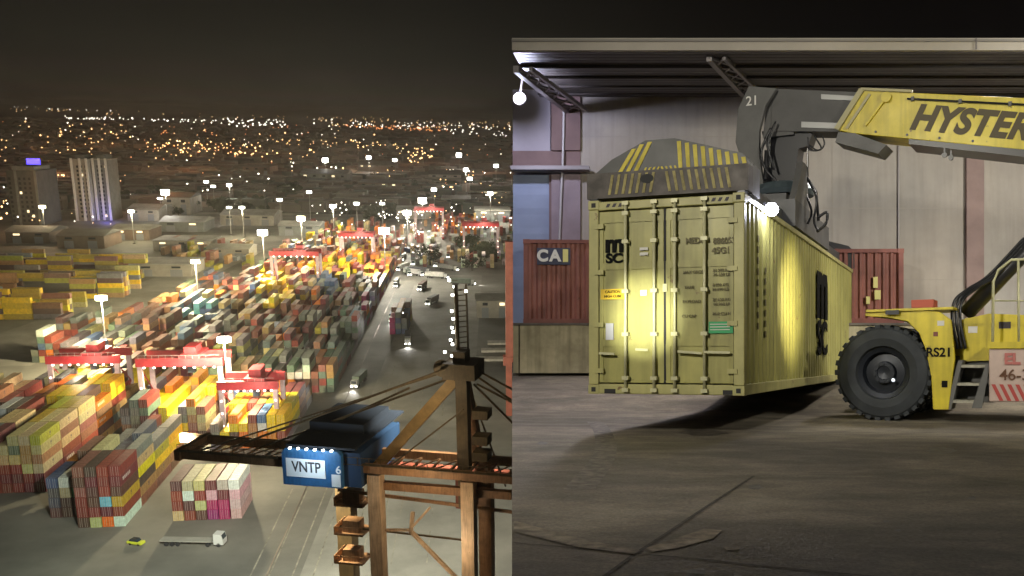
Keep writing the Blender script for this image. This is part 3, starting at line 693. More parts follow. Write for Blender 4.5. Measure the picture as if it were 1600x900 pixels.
# machinery house
h0 = PB(443, 755, U1 - 2); h1 = PB(535, 765, U1 - 2); ht = PB(443, 700, U1 - 2).z
zf = (h0.z + h1.z) / 2; hw = h1.x - h0.x
hs = MB(); D = 19
hs.prism([(h0.x, U1 - 2, zf), (h1.x, U1 - 2, zf), (h1.x, U1 - 2, ht - .6), (h1.x - .6, U1 - 2, ht), (h0.x + .6, U1 - 2, ht), (h0.x, U1 - 2, ht - .6)], (0, D, 0))
ho = hs.obj('machinery_house', housm, t)
b = MB(); b.box(h0.x + .3, h1.x + 1.8, U1 - 1.2, U1 - 2 + D + 1, ht + .02, ht + .35); b.box(h0.x + 1, h1.x + .5, U1 + 5, U1 + 15, ht + .35, ht + 1.9); b.obj('house_roof', housr, ho)
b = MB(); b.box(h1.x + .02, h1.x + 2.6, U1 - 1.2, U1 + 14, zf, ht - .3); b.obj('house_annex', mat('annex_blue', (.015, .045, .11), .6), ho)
sw = hw * .66; s0 = h0.x + hw * .07; sz0, sz1 = zf + (ht - zf) * .24, zf + (ht - zf) * .74
b = MB(); b.box(s0, s0 + sw, U1 - 2.12, U1 - 2.02, sz0, sz1); sg = b.obj('sign_board', cream, ho)
M_ = plane_M((s0 + sw * .52, U1 - 2.16, (sz0 + sz1) / 2 + .15), (1, 0, 0), (0, 0, 1))
text_mesh('VNTP', (sz1 - sz0) * .8, M_, .02, .04, spacing=1.0, sx=.62 * sw / ((sz1 - sz0) * .8 * 2.1)).obj('lettering', letter, sg)
text_mesh('6', 1.7, plane_M((h1.x - hw * .05, U1 - 2.05, zf + (ht - zf) * .5), (1, 0, 0), (0, 0, 1)), .02, .03).obj('house_number', cream, ho)
b = MB(); b.box(h1.x - hw * .17, h1.x - hw * .02 , U1 - 2.1, U1 - 2.02, zf + .2, zf + 2.1); b.obj('house_door', cream, ho)
for k in range(6):
    b = MB(); v = h0.x + hw * (.15 + .14 * k); b.box(v, v + .25, U1 - 2.5, U1 - 2.1, ht + .1, ht + .3); b.obj('house_lamp', glow_w, ho)
light('house_wash', 'AREA', CRF, (h0.x + hw * .62, U1 - 6, ht - .3), 420, (.7, .88, 1), 1, (h0.x + hw * .5, U1 - 2, zf + 2.6))
# legs and frames
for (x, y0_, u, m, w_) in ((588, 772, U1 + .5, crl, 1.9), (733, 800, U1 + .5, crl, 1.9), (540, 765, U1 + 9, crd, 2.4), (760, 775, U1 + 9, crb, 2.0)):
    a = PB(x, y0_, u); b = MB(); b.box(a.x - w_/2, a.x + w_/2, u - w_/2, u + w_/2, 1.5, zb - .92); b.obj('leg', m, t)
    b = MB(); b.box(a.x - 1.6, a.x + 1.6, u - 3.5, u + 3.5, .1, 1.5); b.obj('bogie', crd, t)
for y in (790, 835, 880):
    a = PB(545, y, U1 + 3); b = MB(); b.box(a.x - 2.4, a.x + 2.2, U1 + 3, U1 + 7, a.z - .3, a.z); b.box(a.x - 2.4, a.x - 2.3, U1 + 3, U1 + 7, a.z, a.z + 1.1); b.box(a.x - 2.4, a.x + 2.2, U1 + 3, U1 + 3.08, a.z + 1, a.z + 1.1)
    b.box(a.x - 1.2, a.x + 1.4, U1 + 3.6, U1 + 5.6, a.z + .01, a.z + 1.9); b.obj('stair_platform', crb, t)
for xa, xb_, y_, u in ((595, 700, 728, U1 + 2), (600, 720, 752, U1 + 8)):
    pass
a = PB(575, 728, U1 + 12); c = PB(800, 752, U1 + 12); cbeam('cross_girder', [(a, Vector((c.x, c.y, a.z)))], 1.2, 1.8, mat('crane_red_brown', (.22, .06, .035), .6, noise=.3, nscale=.5))
a = PB(590, 757, U1 + 1.5); c = PB(800, 775, U1 + 1.5); cbeam('cross_girder', [(a, Vector((c.x, c.y, a.z)))], 1.0, 1.2, crb)
a = PB(735, 765, U1 + 9); b = MB(); b.box(a.x - 1.4, a.x + 1.4, U1 + 6, U1 + 11, a.z - 2, a.z + 3.5); b.obj('junction_box', MATS['crane_red_brown'], t)
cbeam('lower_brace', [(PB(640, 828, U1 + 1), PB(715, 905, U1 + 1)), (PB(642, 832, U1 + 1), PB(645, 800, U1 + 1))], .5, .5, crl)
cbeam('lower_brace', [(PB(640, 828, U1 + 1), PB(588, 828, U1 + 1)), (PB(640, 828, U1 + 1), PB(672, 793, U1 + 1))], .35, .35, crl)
cbeam('tie_rod', [(PB(530, 822, U1 + 5), PB(735, 845, U1 + 5))], .25, .25, crd)
cbeam('tie_rod', [(PB(528, 765, U1 + 4), PB(800, 800, U1 + 4))], .3, .5, crb)
# apex, mast and stays
ap = PB(722, 572, U1 + 4)
b = MB(); b.box(ap.x - 2.2, ap.x + 2.6, U1 + 1.5, U1 + 6.5, ap.z - 1.5, ap.z + .8); b.box(ap.x - .9, ap.x + .9, U1 + 2.5, U1 + 5, ap.z + .8, ap.z + 2.4)
b.lathe([(.2, -.3), (1.3, -.3), (1.3, .3), (.2, .3)], 18, Matrix.Translation((ap.x - 2.6, U1 + 3, ap.z - .2)) @ Matrix.Rotation(math.pi/2, 4, 'Z')); b.obj('apex_head', crd, t)
cbeam('mast_post', [(ap, PB(728, 790, U1 + 4))], 1.7, 1.7, crd)
cbeam('mast_post', [(PB(745, 690, U1 + 10), PB(742, 790, U1 + 10)), (ap, PB(745, 690, U1 + 10))], 1.3, 1.3, crb)
light('back_leg_fill', 'POINT', CRF, PB(640, 640, U1 - 5), 1800, (1, .8, .5), .5)  # fill added in front of the crane to brighten the diagonal leg
cbeam('back_leg', [(PB(712, 592, U1 + 4), PB(580, 740, U1 + 4))], 1.6, 1.6, mat('crane_ochre_steel', (.27, .17, .06), .6, noise=.3, nscale=.5))
for (x0, y0_, x1, y1_, uu) in ((695, 577, 360, 700, U1 + 1), (700, 592, 400, 702, U1 + 6), (640, 606, 455, 690, U1 + 7)):
    b = MB(); b.tube([PB(x0, y0_, uu), PB(x1, y1_, uu)], .19, 6); b.obj('stay', crd, t)
for (x0, y0_, x1, y1_) in ((745, 578, 830, 625), (748, 590, 835, 650), (740, 600, 820, 680), (745, 600, 822, 640)):
    b = MB(); b.tube([PB(x0, y0_, U1 + 5), PB(x1, y1_, U1 + 5)], .17, 6); b.obj('stay', crd, t)
for (x0, y0_, x1, y1_, uu) in ((690, 583, 300, 708, U1 + 3), (724, 640, 600, 735, U1 + 2), (735, 610, 790, 760, U1 + 8)):
    b = MB(); b.tube([PB(x0, y0_, uu), PB(x1, y1_, uu)], .14, 6); b.obj('stay', crd, t)
for k, y in enumerate((650, 690, 715)):
    a = PB(742, y, U1 + 3); b = MB(); b.box(a.x - .3, a.x + 2, U1 + 2.5, U1 + 5, a.z - .4, a.z + .9); b.obj('mast_platform', crd, t)
# ladder mast above the apex, strung with lamps
m0 = PB(716, 560, U1 + 4); m1 = PB(712, 445, U1 + 4)
b = MB(); b.tube([m0, m1], .3, 6); b.tube([m0 + Vector((1.2, 1, 0)), m1 + Vector((1.2, 1, 0))], .15, 6)
for k in range(14): b.beam(m0.lerp(m1, k / 14), m0.lerp(m1, k / 14) + Vector((1.2, 1, 0)), .12, .12)
b.obj('ladder_mast', crd, t)
for (x, y) in ((695, 550), (706, 556), (707, 538), (704, 531), (708, 519), (706, 512), (708, 498), (706, 486), (707, 461), (710, 448), (728, 455), (702, 438)):
    a = PB(x, y, U1 + 4); b = MB(); b.box(a.x - .16, a.x + .16, a.y - .1, a.y + .1, a.z - .16, a.z + .16); b.obj('mast_lamp', glow_w, t)
    b = MB(); b.beam(a + Vector((0, .1, 0)), Vector((m0.x, a.y + .3, a.z)), .08, .08); b.obj('lamp_arm', crd, t)
light('crane_under_lamp', 'POINT', CRF, PB(640, 770, U1 - 6), 1500, (1, .75, .45), .5)
light('crane_under_lamp', 'POINT', CRF, PB(690, 870, U1 - 5), 1500, (1, .8, .55), .5)
light('crane_boom_lamp', 'SPOT', CRF, (PB(420, 740).x, U1 + 3, zb - 2), 70000, (1, .86, .55), .8, (PB(420, 740).x, U1 + 40, 0), 130, .6)
light('crane_boom_lamp', 'SPOT', CRF, (PB(300, 710).x - 8, U1 + 3, zb + 2), 300000, (.9, 1, .86), .8, (PB(300, 710).x - 25, U1 + 95, 0), 120, .7)
light('crane_mast_flood', 'SPOT', CRF, m1 + Vector((-1, 3, 0)), 420000, (1, .95, .8), 1, (K.x - 60, U1 + 190, 0), 100, .8)
light('crane_mast_flood', 'SPOT', CRF, m0 + Vector((-1, 3, 0)), 160000, (1, .9, .7), 1, (K.x - 25, U1 + 75, 0), 110, .8)
# second crane at the right edge, only its near leg is in view
cr2c = thing('quay_crane', YARD, (yg(797, 640).x, yg(797, 640).y, 0), 'red leg of another quay crane rising at the right edge of the port', 'quay crane')
a = yg(796, 650); b = MB(); b.box(a.x - 1.1, a.x + 2.2, a.y, a.y + 3, 0, 60); b.obj('leg', mat('leg_red_brown', (.35, .09, .05), .6, noise=.3, nscale=.3), cr2c)
b = MB(); b.box(a.x + 26, a.x + 29, a.y, a.y + 3, 0, 60); b.obj('leg', MATS['leg_red_brown'], cr2c)
b = MB(); b.box(a.x - 2, a.x + 30, a.y - .5, a.y + 3.5, 18, 21); b.obj('sill_beam', MATS['leg_red_brown'], cr2c)

# trucks
whm = mat('truck_white', (.5, .5, .48), .5); hl = mat('headlamp', (1, 1, 1), .3, emit=(1, .97, .9), es=18)
def truck(x, y, yaw, label, boxc=None, flat=False, lamps=True):
    p = yg(x, y); fr = YARD @ Matrix.Translation((p.x, p.y, 0)) @ Matrix.Rotation(yaw, 4, 'Z')
    t = bpy.data.objects.new('truck', None); COL.objects.link(t); t.matrix_world = fr; BASE[t.name] = (0, 0, 0)
    tag(t, label, 'truck', 'trucks on the quay road and apron' if 'waiting' in label else None)
    b = MB(); b.prism([(-1.2, 0, .6), (-1.2, 0, 1.8), (-1.2, .35, 3.1), (-1.2, 2.2, 3.2), (-1.2, 2.2, .6)], (2.4, 0, 0)); b.obj('cab', whm, t)
    b = MB(); b.poly([(-1.05, -.02 + .03, 1.9), (1.05, .01, 1.9), (1.05, .3, 3.0), (-1.05, .3, 3.0)]); b.obj('windscreen', glass, t)
    b = MB(); b.box(-.5, .5, 1.8, 14.5, .85, 1.15); b.box(-1.2, 1.2, 2.8, 14.8, 1.15, 1.4); b.obj('chassis', dkst if not flat else roofm, t)
    for yy in (1.1, 3.6, 10.6, 11.9, 13.2):
        for xx in (-1.2, .85): b = MB(); b.lathe([(.05, 0), (.5, 0), (.5, .35), (.05, .35)], 14, Matrix.Translation((xx, yy, .5))); b.obj('wheel', rub, t)
    if boxc:
        b = MB(); b.box(-1.22, 1.22, 2.7, 14.9, 1.42, 4.0); b.obj('container', mat('truck_box_' + boxc, PAL[boxc], .6, noise=.2, nscale=.6, wave=(1, .55, .05)), t)
    if lamps:
        for xx in (-.85, .85): b = MB(); b.box(xx - .28, xx + .28, -.12, -.01, .85, 1.3); b.obj('headlight', hl, t)
        if 'waiting' not in label: light('truck_headlamp', 'SPOT', fr, (0, -.5, 1.2), 5000, (1, .96, .88), .3, (0, -20, 0), 70, .6)
truck(637, 541, 0.05, 'dark truck with lit headlights driving alone on the quay road', 'dark grey')
truck(612, 505, 0.0, 'dark truck with lit headlights beside the magenta stacks', 'navy blue')
truck(632, 492, 0.0, 'truck with white headlights, upper one right of the magenta stacks', 'dark grey')
truck(553, 608, -.15, 'truck with lit headlights at the near corner of the stacks', 'grey green')
truck(660, 432, .9, 'pale truck turning on the apron below the dark trees', 'white')
truck(352, 852, 1.42, 'pale empty flatbed truck parked below the front stacks', None, True, False)
truck(606, 428, .3, 'small truck with headlights between the dark trees and the yellow stacks', 'grey')
truck(700, 436, 1.2, 'pale truck crossing in front of the dark trees at the right', 'white')
truck(742, 446, 1.35, 'truck with headlights at the far right of the quay, beyond the lit shed', 'grey green')
vr = random.Random(4)
PK = [(628, 408), (645, 415), (662, 408), (680, 418), (622, 424), (640, 432), (672, 428), (715, 424), (655, 398), (700, 404), (730, 412), (618, 450), (655, 455), (668, 478)]
cols_ = ['dark grey', 'grey', 'navy blue', 'dark brown', 'white', 'grey green', 'dark grey', 'grey', 'navy blue', 'rust red', 'dark grey', 'grey', 'dark brown', 'dark grey']
for k, (x, y) in enumerate(PK):
    truck(x, y, vr.uniform(-.5, 1.3), '%s truck, %s from the front among those waiting by the dark trees' % (cols_[k], ORD[sorted(range(len(PK)), key=lambda i_: -PK[i_][1]).index(k) + 1]), cols_[k])
hm = mat('hatch_cover_pale', (.45, .42, .36), .7, noise=.3, nscale=.3)
for k, (x, y, lab) in enumerate(((742, 566, 'nearest pale ship hatch cover lying on the quay right of the crane mast'), (752, 552, 'middle pale ship hatch cover lying on the quay'), (762, 540, 'farthest pale ship hatch cover lying on the quay'))):
    p = yg(x, y); t = thing('hatch_cover', YARD, (p.x, p.y, 0), lab, 'hatch cover', 'hatch covers on the quay')
    b = MB(); b.box(p.x, p.x + 13, p.y, p.y + 5, .3, 1.2); b.obj('panel', hm, t)
    b = MB()
    for q_ in range(5): b.box(p.x + .4 + q_ * 2.9, p.x + .8 + q_ * 2.9, p.y - .2, p.y + 5.2, 0, .3)
    b.obj('bearer', dkst, t)
# small yellow tow car
p = yg(224, 852); fr = YARD @ Matrix.Translation((p.x, p.y, 0)) @ Matrix.Rotation(1.2, 4, 'Z')
t2 = bpy.data.objects.new('service_car', None); COL.objects.link(t2); t2.matrix_world = fr; BASE[t2.name] = (0, 0, 0)
tag(t2, 'tiny yellow service car in front of the flatbed truck', 'car')
b = MB(); b.box(-.8, .8, 0, 3.8, .3, .95); b.obj('body', mat('car_lime', (.6, .65, .05), .4), t2, bevel=.08)
b = MB(); b.prism([(-.7, .9, .96), (-.7, 1.4, 1.5), (-.7, 2.9, 1.5), (-.7, 3.4, .96)], (1.4, 0, 0)); b.obj('cabin', glass, t2)
for yy in (.75, 3.0):
    for xx in (-.8, .6): b = MB(); b.lathe([(.05, 0), (.32, 0), (.32, .22), (.05, .22)], 12, Matrix.Translation((xx, yy, .32))); b.obj('wheel', rub, t2)

# ================================================================== PART 5: the sloping terrace with the warehouse
conc = mat('terrace_concrete', (.25, .215, .16), .8, noise=.3, nscale=34, bump=.008, col2=(.26, .22, .16))
def ground_extra(m):
    t = m.node_tree; b = t.nodes['Principled BSDF']; src = b.inputs['Base Color'].links[0].from_socket
    tcn = t.nodes.new('ShaderNodeTexCoord')
    for sc_, lo, hi, amt, rg in ((.35, .40, .62, .58, .6), (1.6, .42, .60, .80, .62), (9, .35, .7, .86, .7)):
        mp = t.nodes.new('ShaderNodeMapping'); mp.inputs['Scale'].default_value = (1, 1.5, 1); mp.inputs['Rotation'].default_value = (0, 0, .5)
        n = t.nodes.new('ShaderNodeTexNoise'); n.inputs['Scale'].default_value = sc_; n.inputs['Detail'].default_value = 8; n.inputs['Roughness'].default_value = rg; n.inputs['Distortion'].default_value = .6
        t.links.new(tcn.outputs['Object'], mp.inputs[0]); t.links.new(mp.outputs[0], n.inputs['Vector'])
        r_ = t.nodes.new('ShaderNodeMapRange'); r_.inputs[1].default_value = lo; r_.inputs[2].default_value = hi; r_.inputs[3].default_value = amt; r_.inputs[4].default_value = 1.12
        t.links.new(n.outputs['Fac'], r_.inputs[0]); v = t.nodes.new('ShaderNodeVectorMath'); v.operation = 'SCALE'
        t.links.new(src, v.inputs[0]); t.links.new(r_.outputs[0], v.inputs['Scale']); src = v.outputs[0]
    t.links.new(src, b.inputs['Base Color'])
ground_extra(conc)
prof = [(-14, GZ), (12, GZ), (17, GZ), (20, GZ + .05), (23, GZ + .4), (27, GZ + .86), (29, GZ + .9), (60, GZ + .9)]
b = MB(); xr = 42
def xl(Y): return -.1342 * Y if Y >= 3.5 else -4.5
ys = [(-14, GZ), (3.49, GZ)] + [(3.5, GZ)] + prof[1:]
for (y0_, z0_), (y1_, z1_) in zip(ys[:-1], ys[1:]):
    if y1_ - y0_ < .05: continue
    b.poly([(xl(y0_), y0_, z0_), (xr, y0_, z0_), (xr, y1_, z1_), (xl(y1_ - .001), y1_, z1_)])
    b.poly([(xl(y0_), y0_, z0_), (xl(y1_ - .001), y1_, z1_), (xl(y1_ - .001), y1_, GZ - 14), (xl(y0_), y0_, GZ - 14)])
tag(b.obj('terrace_ground', conc, frame=TERR), kind='structure')
def gz(Y):
    for (a, za), (c, zc) in zip(prof[:-1], prof[1:]):
        if a <= Y <= c: return za + (zc - za) * (Y - a) / (c - a)
    return GZ
def gp(x, y, dz=0.0):
    P = tp(x, y, 1.0); Y = GZ / P.z; return Vector((P.x * Y, Y, GZ + dz))
def strip(pts, w_, dz, h=.004, jit=0):
    b = MB()
    for (a, c) in zip(pts[:-1], pts[1:]):
        A, C_ = gp(*a), gp(*c); d = (C_ - A).normalized(); n = Vector((-d.y, d.x, 0)) * w_ / 2; o = Vector((0, 0, dz))
        b.poly([A - n + o, C_ - n + o, C_ + n + o, A + n + o])
    return b
jm = mat('joint_filler', (.075, .063, .048), .9, noise=.5, nscale=12)
tag(strip([(1178, 744), (1100, 795), (1045, 832), (993, 866), (940, 905)], .03, .004).obj('slab_joint', jm, frame=TERR), kind='structure')
tag(strip([(803, 849), (900, 857), (993, 866), (1090, 874), (1180, 884), (1400, 905)], .022, .0045).obj('slab_joint', jm, frame=TERR), kind='structure')
wp = mat('worn_yellow_paint', (.30, .245, .165), .8, noise=.6, nscale=8, col2=(.24, .20, .145))
b = MB()
def gpoly(pts, dz): return [gp(x, y, dz) for x, y in pts]
b.poly(gpoly([(803, 815), (850, 828), (920, 846), (1000, 862), (990, 868), (900, 856), (803, 832)], .008))
b.poly(gpoly([(1010, 858), (1040, 848), (1100, 828), (1128, 830), (1115, 843), (1060, 858), (1020, 864)], .008))
b.poly(gpoly([(1130, 856), (1158, 858), (1150, 862), (1135, 861)], .008))
tag(b.obj('worn_painted_line', wp, frame=TERR), kind='structure')
st = mat('oil_stain', (.10, .085, .065), .55, noise=.5, nscale=6)
b = MB(); q = random.Random(9)
for (x, y, rx, ry) in ((848, 693, 10, 2.5), (1518, 779, 7, 3), (1385, 816, 6, 2), (1403, 830, 5, 2), (1180, 762, 12, 4), (1470, 705, 25, 6), (1100, 676, 40, 5), (1085, 895, 22, 4)):
    c0 = []
    for k in range(18):
        a = k * math.tau / 18; s = q.uniform(.7, 1.15); c0.append((x + rx * s * math.cos(a), y + ry * s * math.sin(a)))
    b.poly(gpoly(c0, .006))
tag(b.obj('oil_stain', st, frame=TERR), kind='structure')
sk = mat('tyre_skid', (.165, .14, .105), .7, noise=.6, nscale=9)
def curve_strip(pts, w_, dz):
    P = [gp(*p_, dz) for p_ in pts]; out_ = []
    for i in range(len(P) - 1):
        a, b_, c_, d_ = P[max(i-1, 0)], P[i], P[i+1], P[min(i+2, len(P)-1)]
        for k in range(8):
            u_ = k / 8; out_.append(.5 * ((2*b_) + (c_-a)*u_ + (2*a-5*b_+4*c_-d_)*u_*u_ + (3*b_-a-3*c_+d_)*u_**3))
    out_.append(P[-1]); b = MB(); L_, R_ = [], []
    for i, p_ in enumerate(out_):
        d = (out_[min(i+1, len(out_)-1)] - out_[max(i-1, 0)]).normalized(); n = Vector((-d.y, d.x, 0)) * w_ / 2
        L_.append(p_ + n); R_.append(p_ - n)
    for i in range(len(L_) - 1): b.poly([L_[i], R_[i], R_[i+1], L_[i+1]])
    return b
for w_, pts in ((.28, [(900, 640), (932, 662), (946, 690), (940, 720), (905, 765)]),):
    tag(curve_strip(pts, w_, .005).obj('tyre_mark', sk, frame=TERR), kind='structure')

# warehouse
WY = 28.0
wallp = mat('wall_render', (.40, .355, .30), .85, streak=.14, noise=.2, nscale=.35, bump=.01, col2=(.36, .34, .31))
walls = mat('wall_left_panel', (.36, .33, .36), .85, noise=.15, nscale=.4)
bluep = mat('blue_grey_door', (.25, .30, .42), .6, noise=.15, nscale=.5, wave=(2, 1.15, .02))
colm = mat('brown_column', (.20, .13, .12), .8, noise=.2, nscale=.8)
colr = mat('pink_brown_column', (.27, .19, .17), .8, noise=.2, nscale=.8)
dockm = mat('dock_concrete', (.56, .50, .33), .85, streak=.35, noise=.4, nscale=.9, bump=.01)
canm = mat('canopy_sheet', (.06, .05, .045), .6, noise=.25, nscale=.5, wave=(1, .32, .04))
fasm = mat('fascia_metal', (.55, .50, .42), .55, noise=.15, nscale=.4)
trm = mat('truss_steel', (.22, .2, .2), .5, .3); conduit = mat('pale_conduit', (.45, .43, .42), .5)
def TX(x, Y=WY): return (x - CX) / F * Y
def TZ(y, Y=WY): return (CY - y) / F * Y
XL = TX(801)
wh_t = thing('loading_warehouse', TERR, (TX(1200), WY, gz(28)), 'large pale warehouse with deep dark canopy and brown columns behind the lifted container', 'warehouse')
ztop = TZ(148); zdk = TZ(513)
def wpart(name, x0, x1, y0_, y1_, m, proud=0.0, thick=.3):
    b = MB(); b.box(TX(x0), TX(x1), WY - proud, WY + thick, TZ(y1_), TZ(y0_)); return b.obj(name, m, wh_t)
b = MB(); b.box(XL, xr, WY + .31, WY + 16, -.3, ztop + .2); b.obj('building_body', walls, wh_t)
wpart('wall_panel', 801.2, 860, 140, 236, walls)
wpart('wall_panel', 907, 1508, 140, 513, wallp)
wpart('wall_panel', 1535, 2300, 140, 513, wallp)
wpart('sliding_door', 801.2, 858, 273, 513, bluep, -.05)
wpart('wall_panel', 858, 862, 273, 513, colm, .02)
wpart('lintel_band', 801.2, 907, 236, 264, colm, .03)
wpart('wall_column', 862, 907, 140, 236, colm, .12); wpart('wall_column', 862, 907, 273, 513, mat('lilac_column', (.30, .24, .26), .8, noise=.2, nscale=.8), .10)
wpart('wall_column', 1508, 1535, 140, 513, colr, .14)
b = MB(); b.box(XL, TX(922), WY - .5, WY - .125, TZ(270), TZ(264)); b.obj('door_track', trm, wh_t)
b = MB(); b.tube([(TX(882), WY - .18, TZ(165)), (TX(880), WY - .18, TZ(262))], .035, 6); b.tube([(TX(879), WY - .18, TZ(272)), (TX(874), WY - .18, TZ(400))], .035, 6); b.obj('conduit_pipe', conduit, wh_t)
XD = XL * (WY - 2.7) / WY
b = MB(); b.box(XD, xr, WY - 2.6, WY + .3, gz(27) - .1, zdk); b.obj('loading_dock', dockm, wh_t)
b = MB(); b.box(XD, xr, WY - 2.66, WY - 2.3, zdk, zdk + .06); b.obj('dock_edge', mat('dock_edge_dark', (.16, .14, .12), .8, noise=.4, nscale=2), wh_t)
b = MB()
for x in (828, 1040, 1260, 1700): b.box(TX(x), TX(x) + .03, WY - 2.625, WY - 2.60, gz(25), zdk)
b.obj('dock_joint', jm, wh_t)
for z in (.2, 2.3, 4.4, 6.5):
    b = MB(); b.box(TX(908), TX(1507), WY - .006, WY - .001, z, z + .02); b.box(TX(1536), TX(2300), WY - .006, WY - .001, z, z + .02); b.obj('panel_joint', mat('wall_joint', (.34, .31, .27), .9), wh_t)
for x in (1100, 1300):
    b = MB(); b.box(TX(x), TX(x) + .008, WY - .008, WY - .001, zdk, ztop); b.obj('panel_joint', MATS['wall_joint'], wh_t)
b = MB(); b.box(TX(1400), TX(1407), WY - .12, WY - .01, 2.7, 3.1); b.tube([(TX(1403), WY - .05, 3.1), (TX(1403), WY - .05, ztop)], .02, 6); b.obj('junction_box', trm, wh_t)
# canopy
YC = 22.0
zc0, zc1 = TZ(82, YC), ztop
b = MB()
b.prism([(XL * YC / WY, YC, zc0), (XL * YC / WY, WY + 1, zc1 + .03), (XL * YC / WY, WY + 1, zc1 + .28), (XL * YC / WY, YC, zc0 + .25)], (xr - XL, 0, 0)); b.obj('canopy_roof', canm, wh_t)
b = MB(); b.box(XL * YC / WY, xr, YC - .12, YC - .005, TZ(81, YC), TZ(62, YC)); b.obj('fascia', fasm, wh_t)
b = MB(); b.box(XL * YC / WY, xr, YC - .17, YC - .121, TZ(68.5, YC), TZ(65, YC)); b.obj('gutter', mat('gutter_grey', (.3, .28, .25), .5), wh_t)
b = MB()
for k in range(30):
    v = TX(905) + k * 1.55; b.box(v, v + .1, YC, WY, 0, .0001) if False else None
for yy in (23.4, 24.8, 26.2, 27.4):
    f = (yy - YC) / (WY - YC); z = zc0 + (zc1 - zc0) * f - .01
    b.box(XL * YC / WY, xr, yy - .03, yy + .03, z - .09, z)
b.obj('purlin', canm, wh_t)
def truss(xa, ya, xb, yb_):
    A = tp(xa, ya, YC + .3); B = tp(xb, yb_, WY - .2); C_ = B + Vector((0, 0, .9)) if False else None
    b = MB(); b.beam(A, B, .13, .16)
    A2 = A + Vector((.35, 0, 0)); B2 = B + Vector((.55, 0, .0)); b.beam(A2, B2, .08, .1)
    n = 6
    for k in range(n):
        b.beam(A.lerp(B, k / n), A2.lerp(B2, (k + 1) / n), .05, .05); b.beam(A2.lerp(B2, k / n), A.lerp(B, (k + 1) / n), .05, .05)
    b.obj('canopy_strut', trm, wh_t)
truss(1108, 90, 1166, 152); truss(806, 108, 886, 172); truss(1830, 90, 1880, 150)
b = MB(); b.box(TX(1520, YC), TX(1522, YC), YC - .19, YC - .171, TZ(81, YC), TZ(64, YC)); b.obj('downpipe_joint', trm, wh_t)
# lamp under the canopy
glow_c = mat('lamp_glow_cool', (1, 1, 1), .5, emit=(.8, .82, 1), es=30)
lp = tp(811, 152, 25.5)
lt = thing('canopy_lamp', TERR, lp, 'cool white round lamp under the left end of the canopy', 'lamp')
b = MB(); b.lathe([(.001, 0), (.1, .02), (.15, .09), (.12, .2), (.04, .3), (.001, .32)], 16, Matrix.Translation(lp) @ Matrix.Rotation(math.pi/2, 4, 'Z')); b.obj('lamp_glass', glow_c, lt, smooth=True)
b = MB(); b.beam(lp + Vector((0, .2, .05)), lp + Vector((.1, .3, 1.0)), .05, .05); b.box(lp.x - .08, lp.x + .08, lp.y + .2, lp.y + .34, lp.z - .08, lp.z + .08); b.obj('bracket', trm, lt)
b = MB(); b.lathe([(.02, .36), (.1, .34), (.17, .2), (.175, .12)], 16, Matrix.Translation(lp) @ Matrix.Rotation(math.pi/2, 4, 'Z')); b.obj('lamp_housing', trm, lt)
light('canopy_lamp_light', 'POINT', TERR, lp + Vector((.05, -.5, -.1)), 420, (.72, .74, 1), .12)

# red containers on the dock
redc = mat('red_container_paint', (.32, .115, .085), .6, rust=.4, streak=.35, noise=.3, nscale=1.2, col2=(.26, .10, .075))
redd = mat('red_container_frame', (.24, .075, .055), .55, noise=.3, nscale=1.5)
navy = mat('navy_panel', (.04, .045, .09), .6); yelw = mat('pale_yellow_letter', (.75, .68, .25), .6); whl = mat('white_letter', (.75, .73, .68), .6)
def red_container(label, X0, X1, Y, z0, z1, dirx, depth, nn):
    d = Vector(dirx).normalized(); back = Vector((-d.y, d.x, 0))
    A = Vector((X0, Y, z0)); L = (X1 - X0) / d.x; H = z1 - z0; B = A + d * L
    t = thing('shipping_container', TERR, A, label, 'container')
    M = Matrix(((d.x, back.x, 0, A.x), (d.y, back.y, 0, A.y), (0, 0, 1, A.z), (0, 0, 0, 1)))
    b = MB()
    for x in (0, L - .13):
        for y in (0, depth - .13): b.box(x, x + .13, y, y + .13, 0, H, 0, None, M)
    for z, h in ((0, .13), (H - .1, .1)):
        for y in (0, depth - .1): b.box(.13, L - .13, y, y + .1, z, z + h, 0, None, M)
        for x in (0, L - .1): b.box(x, x + .1, .13, depth - .13, z, z + h, 0, None, M)
    b.obj('frame', redd, t)
    b = MB(); corr_panel(b, A + d * .13 + back * .03 + Vector((0, 0, .13)), d, L - .26, H - .23, nn, .05, back); b.obj('side_panel', redc, t)
    b = MB(); corr_panel(b, A + d * (L - .03) + back * .13 + Vector((0, 0, .13)), back, depth - .26, H - .23, max(4, int(depth * 3)), .05, -d); b.obj('end_panel', redc, t)
    b = MB(); b.box(.05, L - .09, .1, depth - .05, .05, H - .03, 0, None, M); b.obj('roof_and_floor', redd, t)
    b = MB()
    for x in (-.01, L - .17):
        for z in (-.005, H - .115): b.box(x, x + .18, -.012, .16, z, z + .12, 0, None, M)
    b.obj('corner_casting', redd, t); return t, M, L, H, d
YK = 25.9
t3, M3, L3, H3, d3 = red_container('red corrugated container with a CAI sign on the dock, left of the lifted container', TX(818, YK), TX(818, YK) + 6.0, YK, zdk + .07, TZ(374, YK), (1, .06, 0), 1.9, 22)
sg = MB(); sg.box((839-818)/F*YK, (891-818)/F*YK, -.03, .01, H3 * .70, H3 * .90, 0, None, M3); sgo = sg.obj('sign_panel', navy, t3)
cx0 = (865 - 818) / F * YK
text_mesh('C', .42, M3 @ plane_M((cx0 - .30, -.045, H3 * .80), (1, 0, 0), (0, 0, 1)), .008, .02, sx=1.0).obj('lettering', whl, sgo)
text_mesh('A', .42, M3 @ plane_M((cx0 + .04, -.045, H3 * .80), (1, 0, 0), (0, 0, 1)), .008, .02, sx=1.0).obj('lettering', whl, sgo)
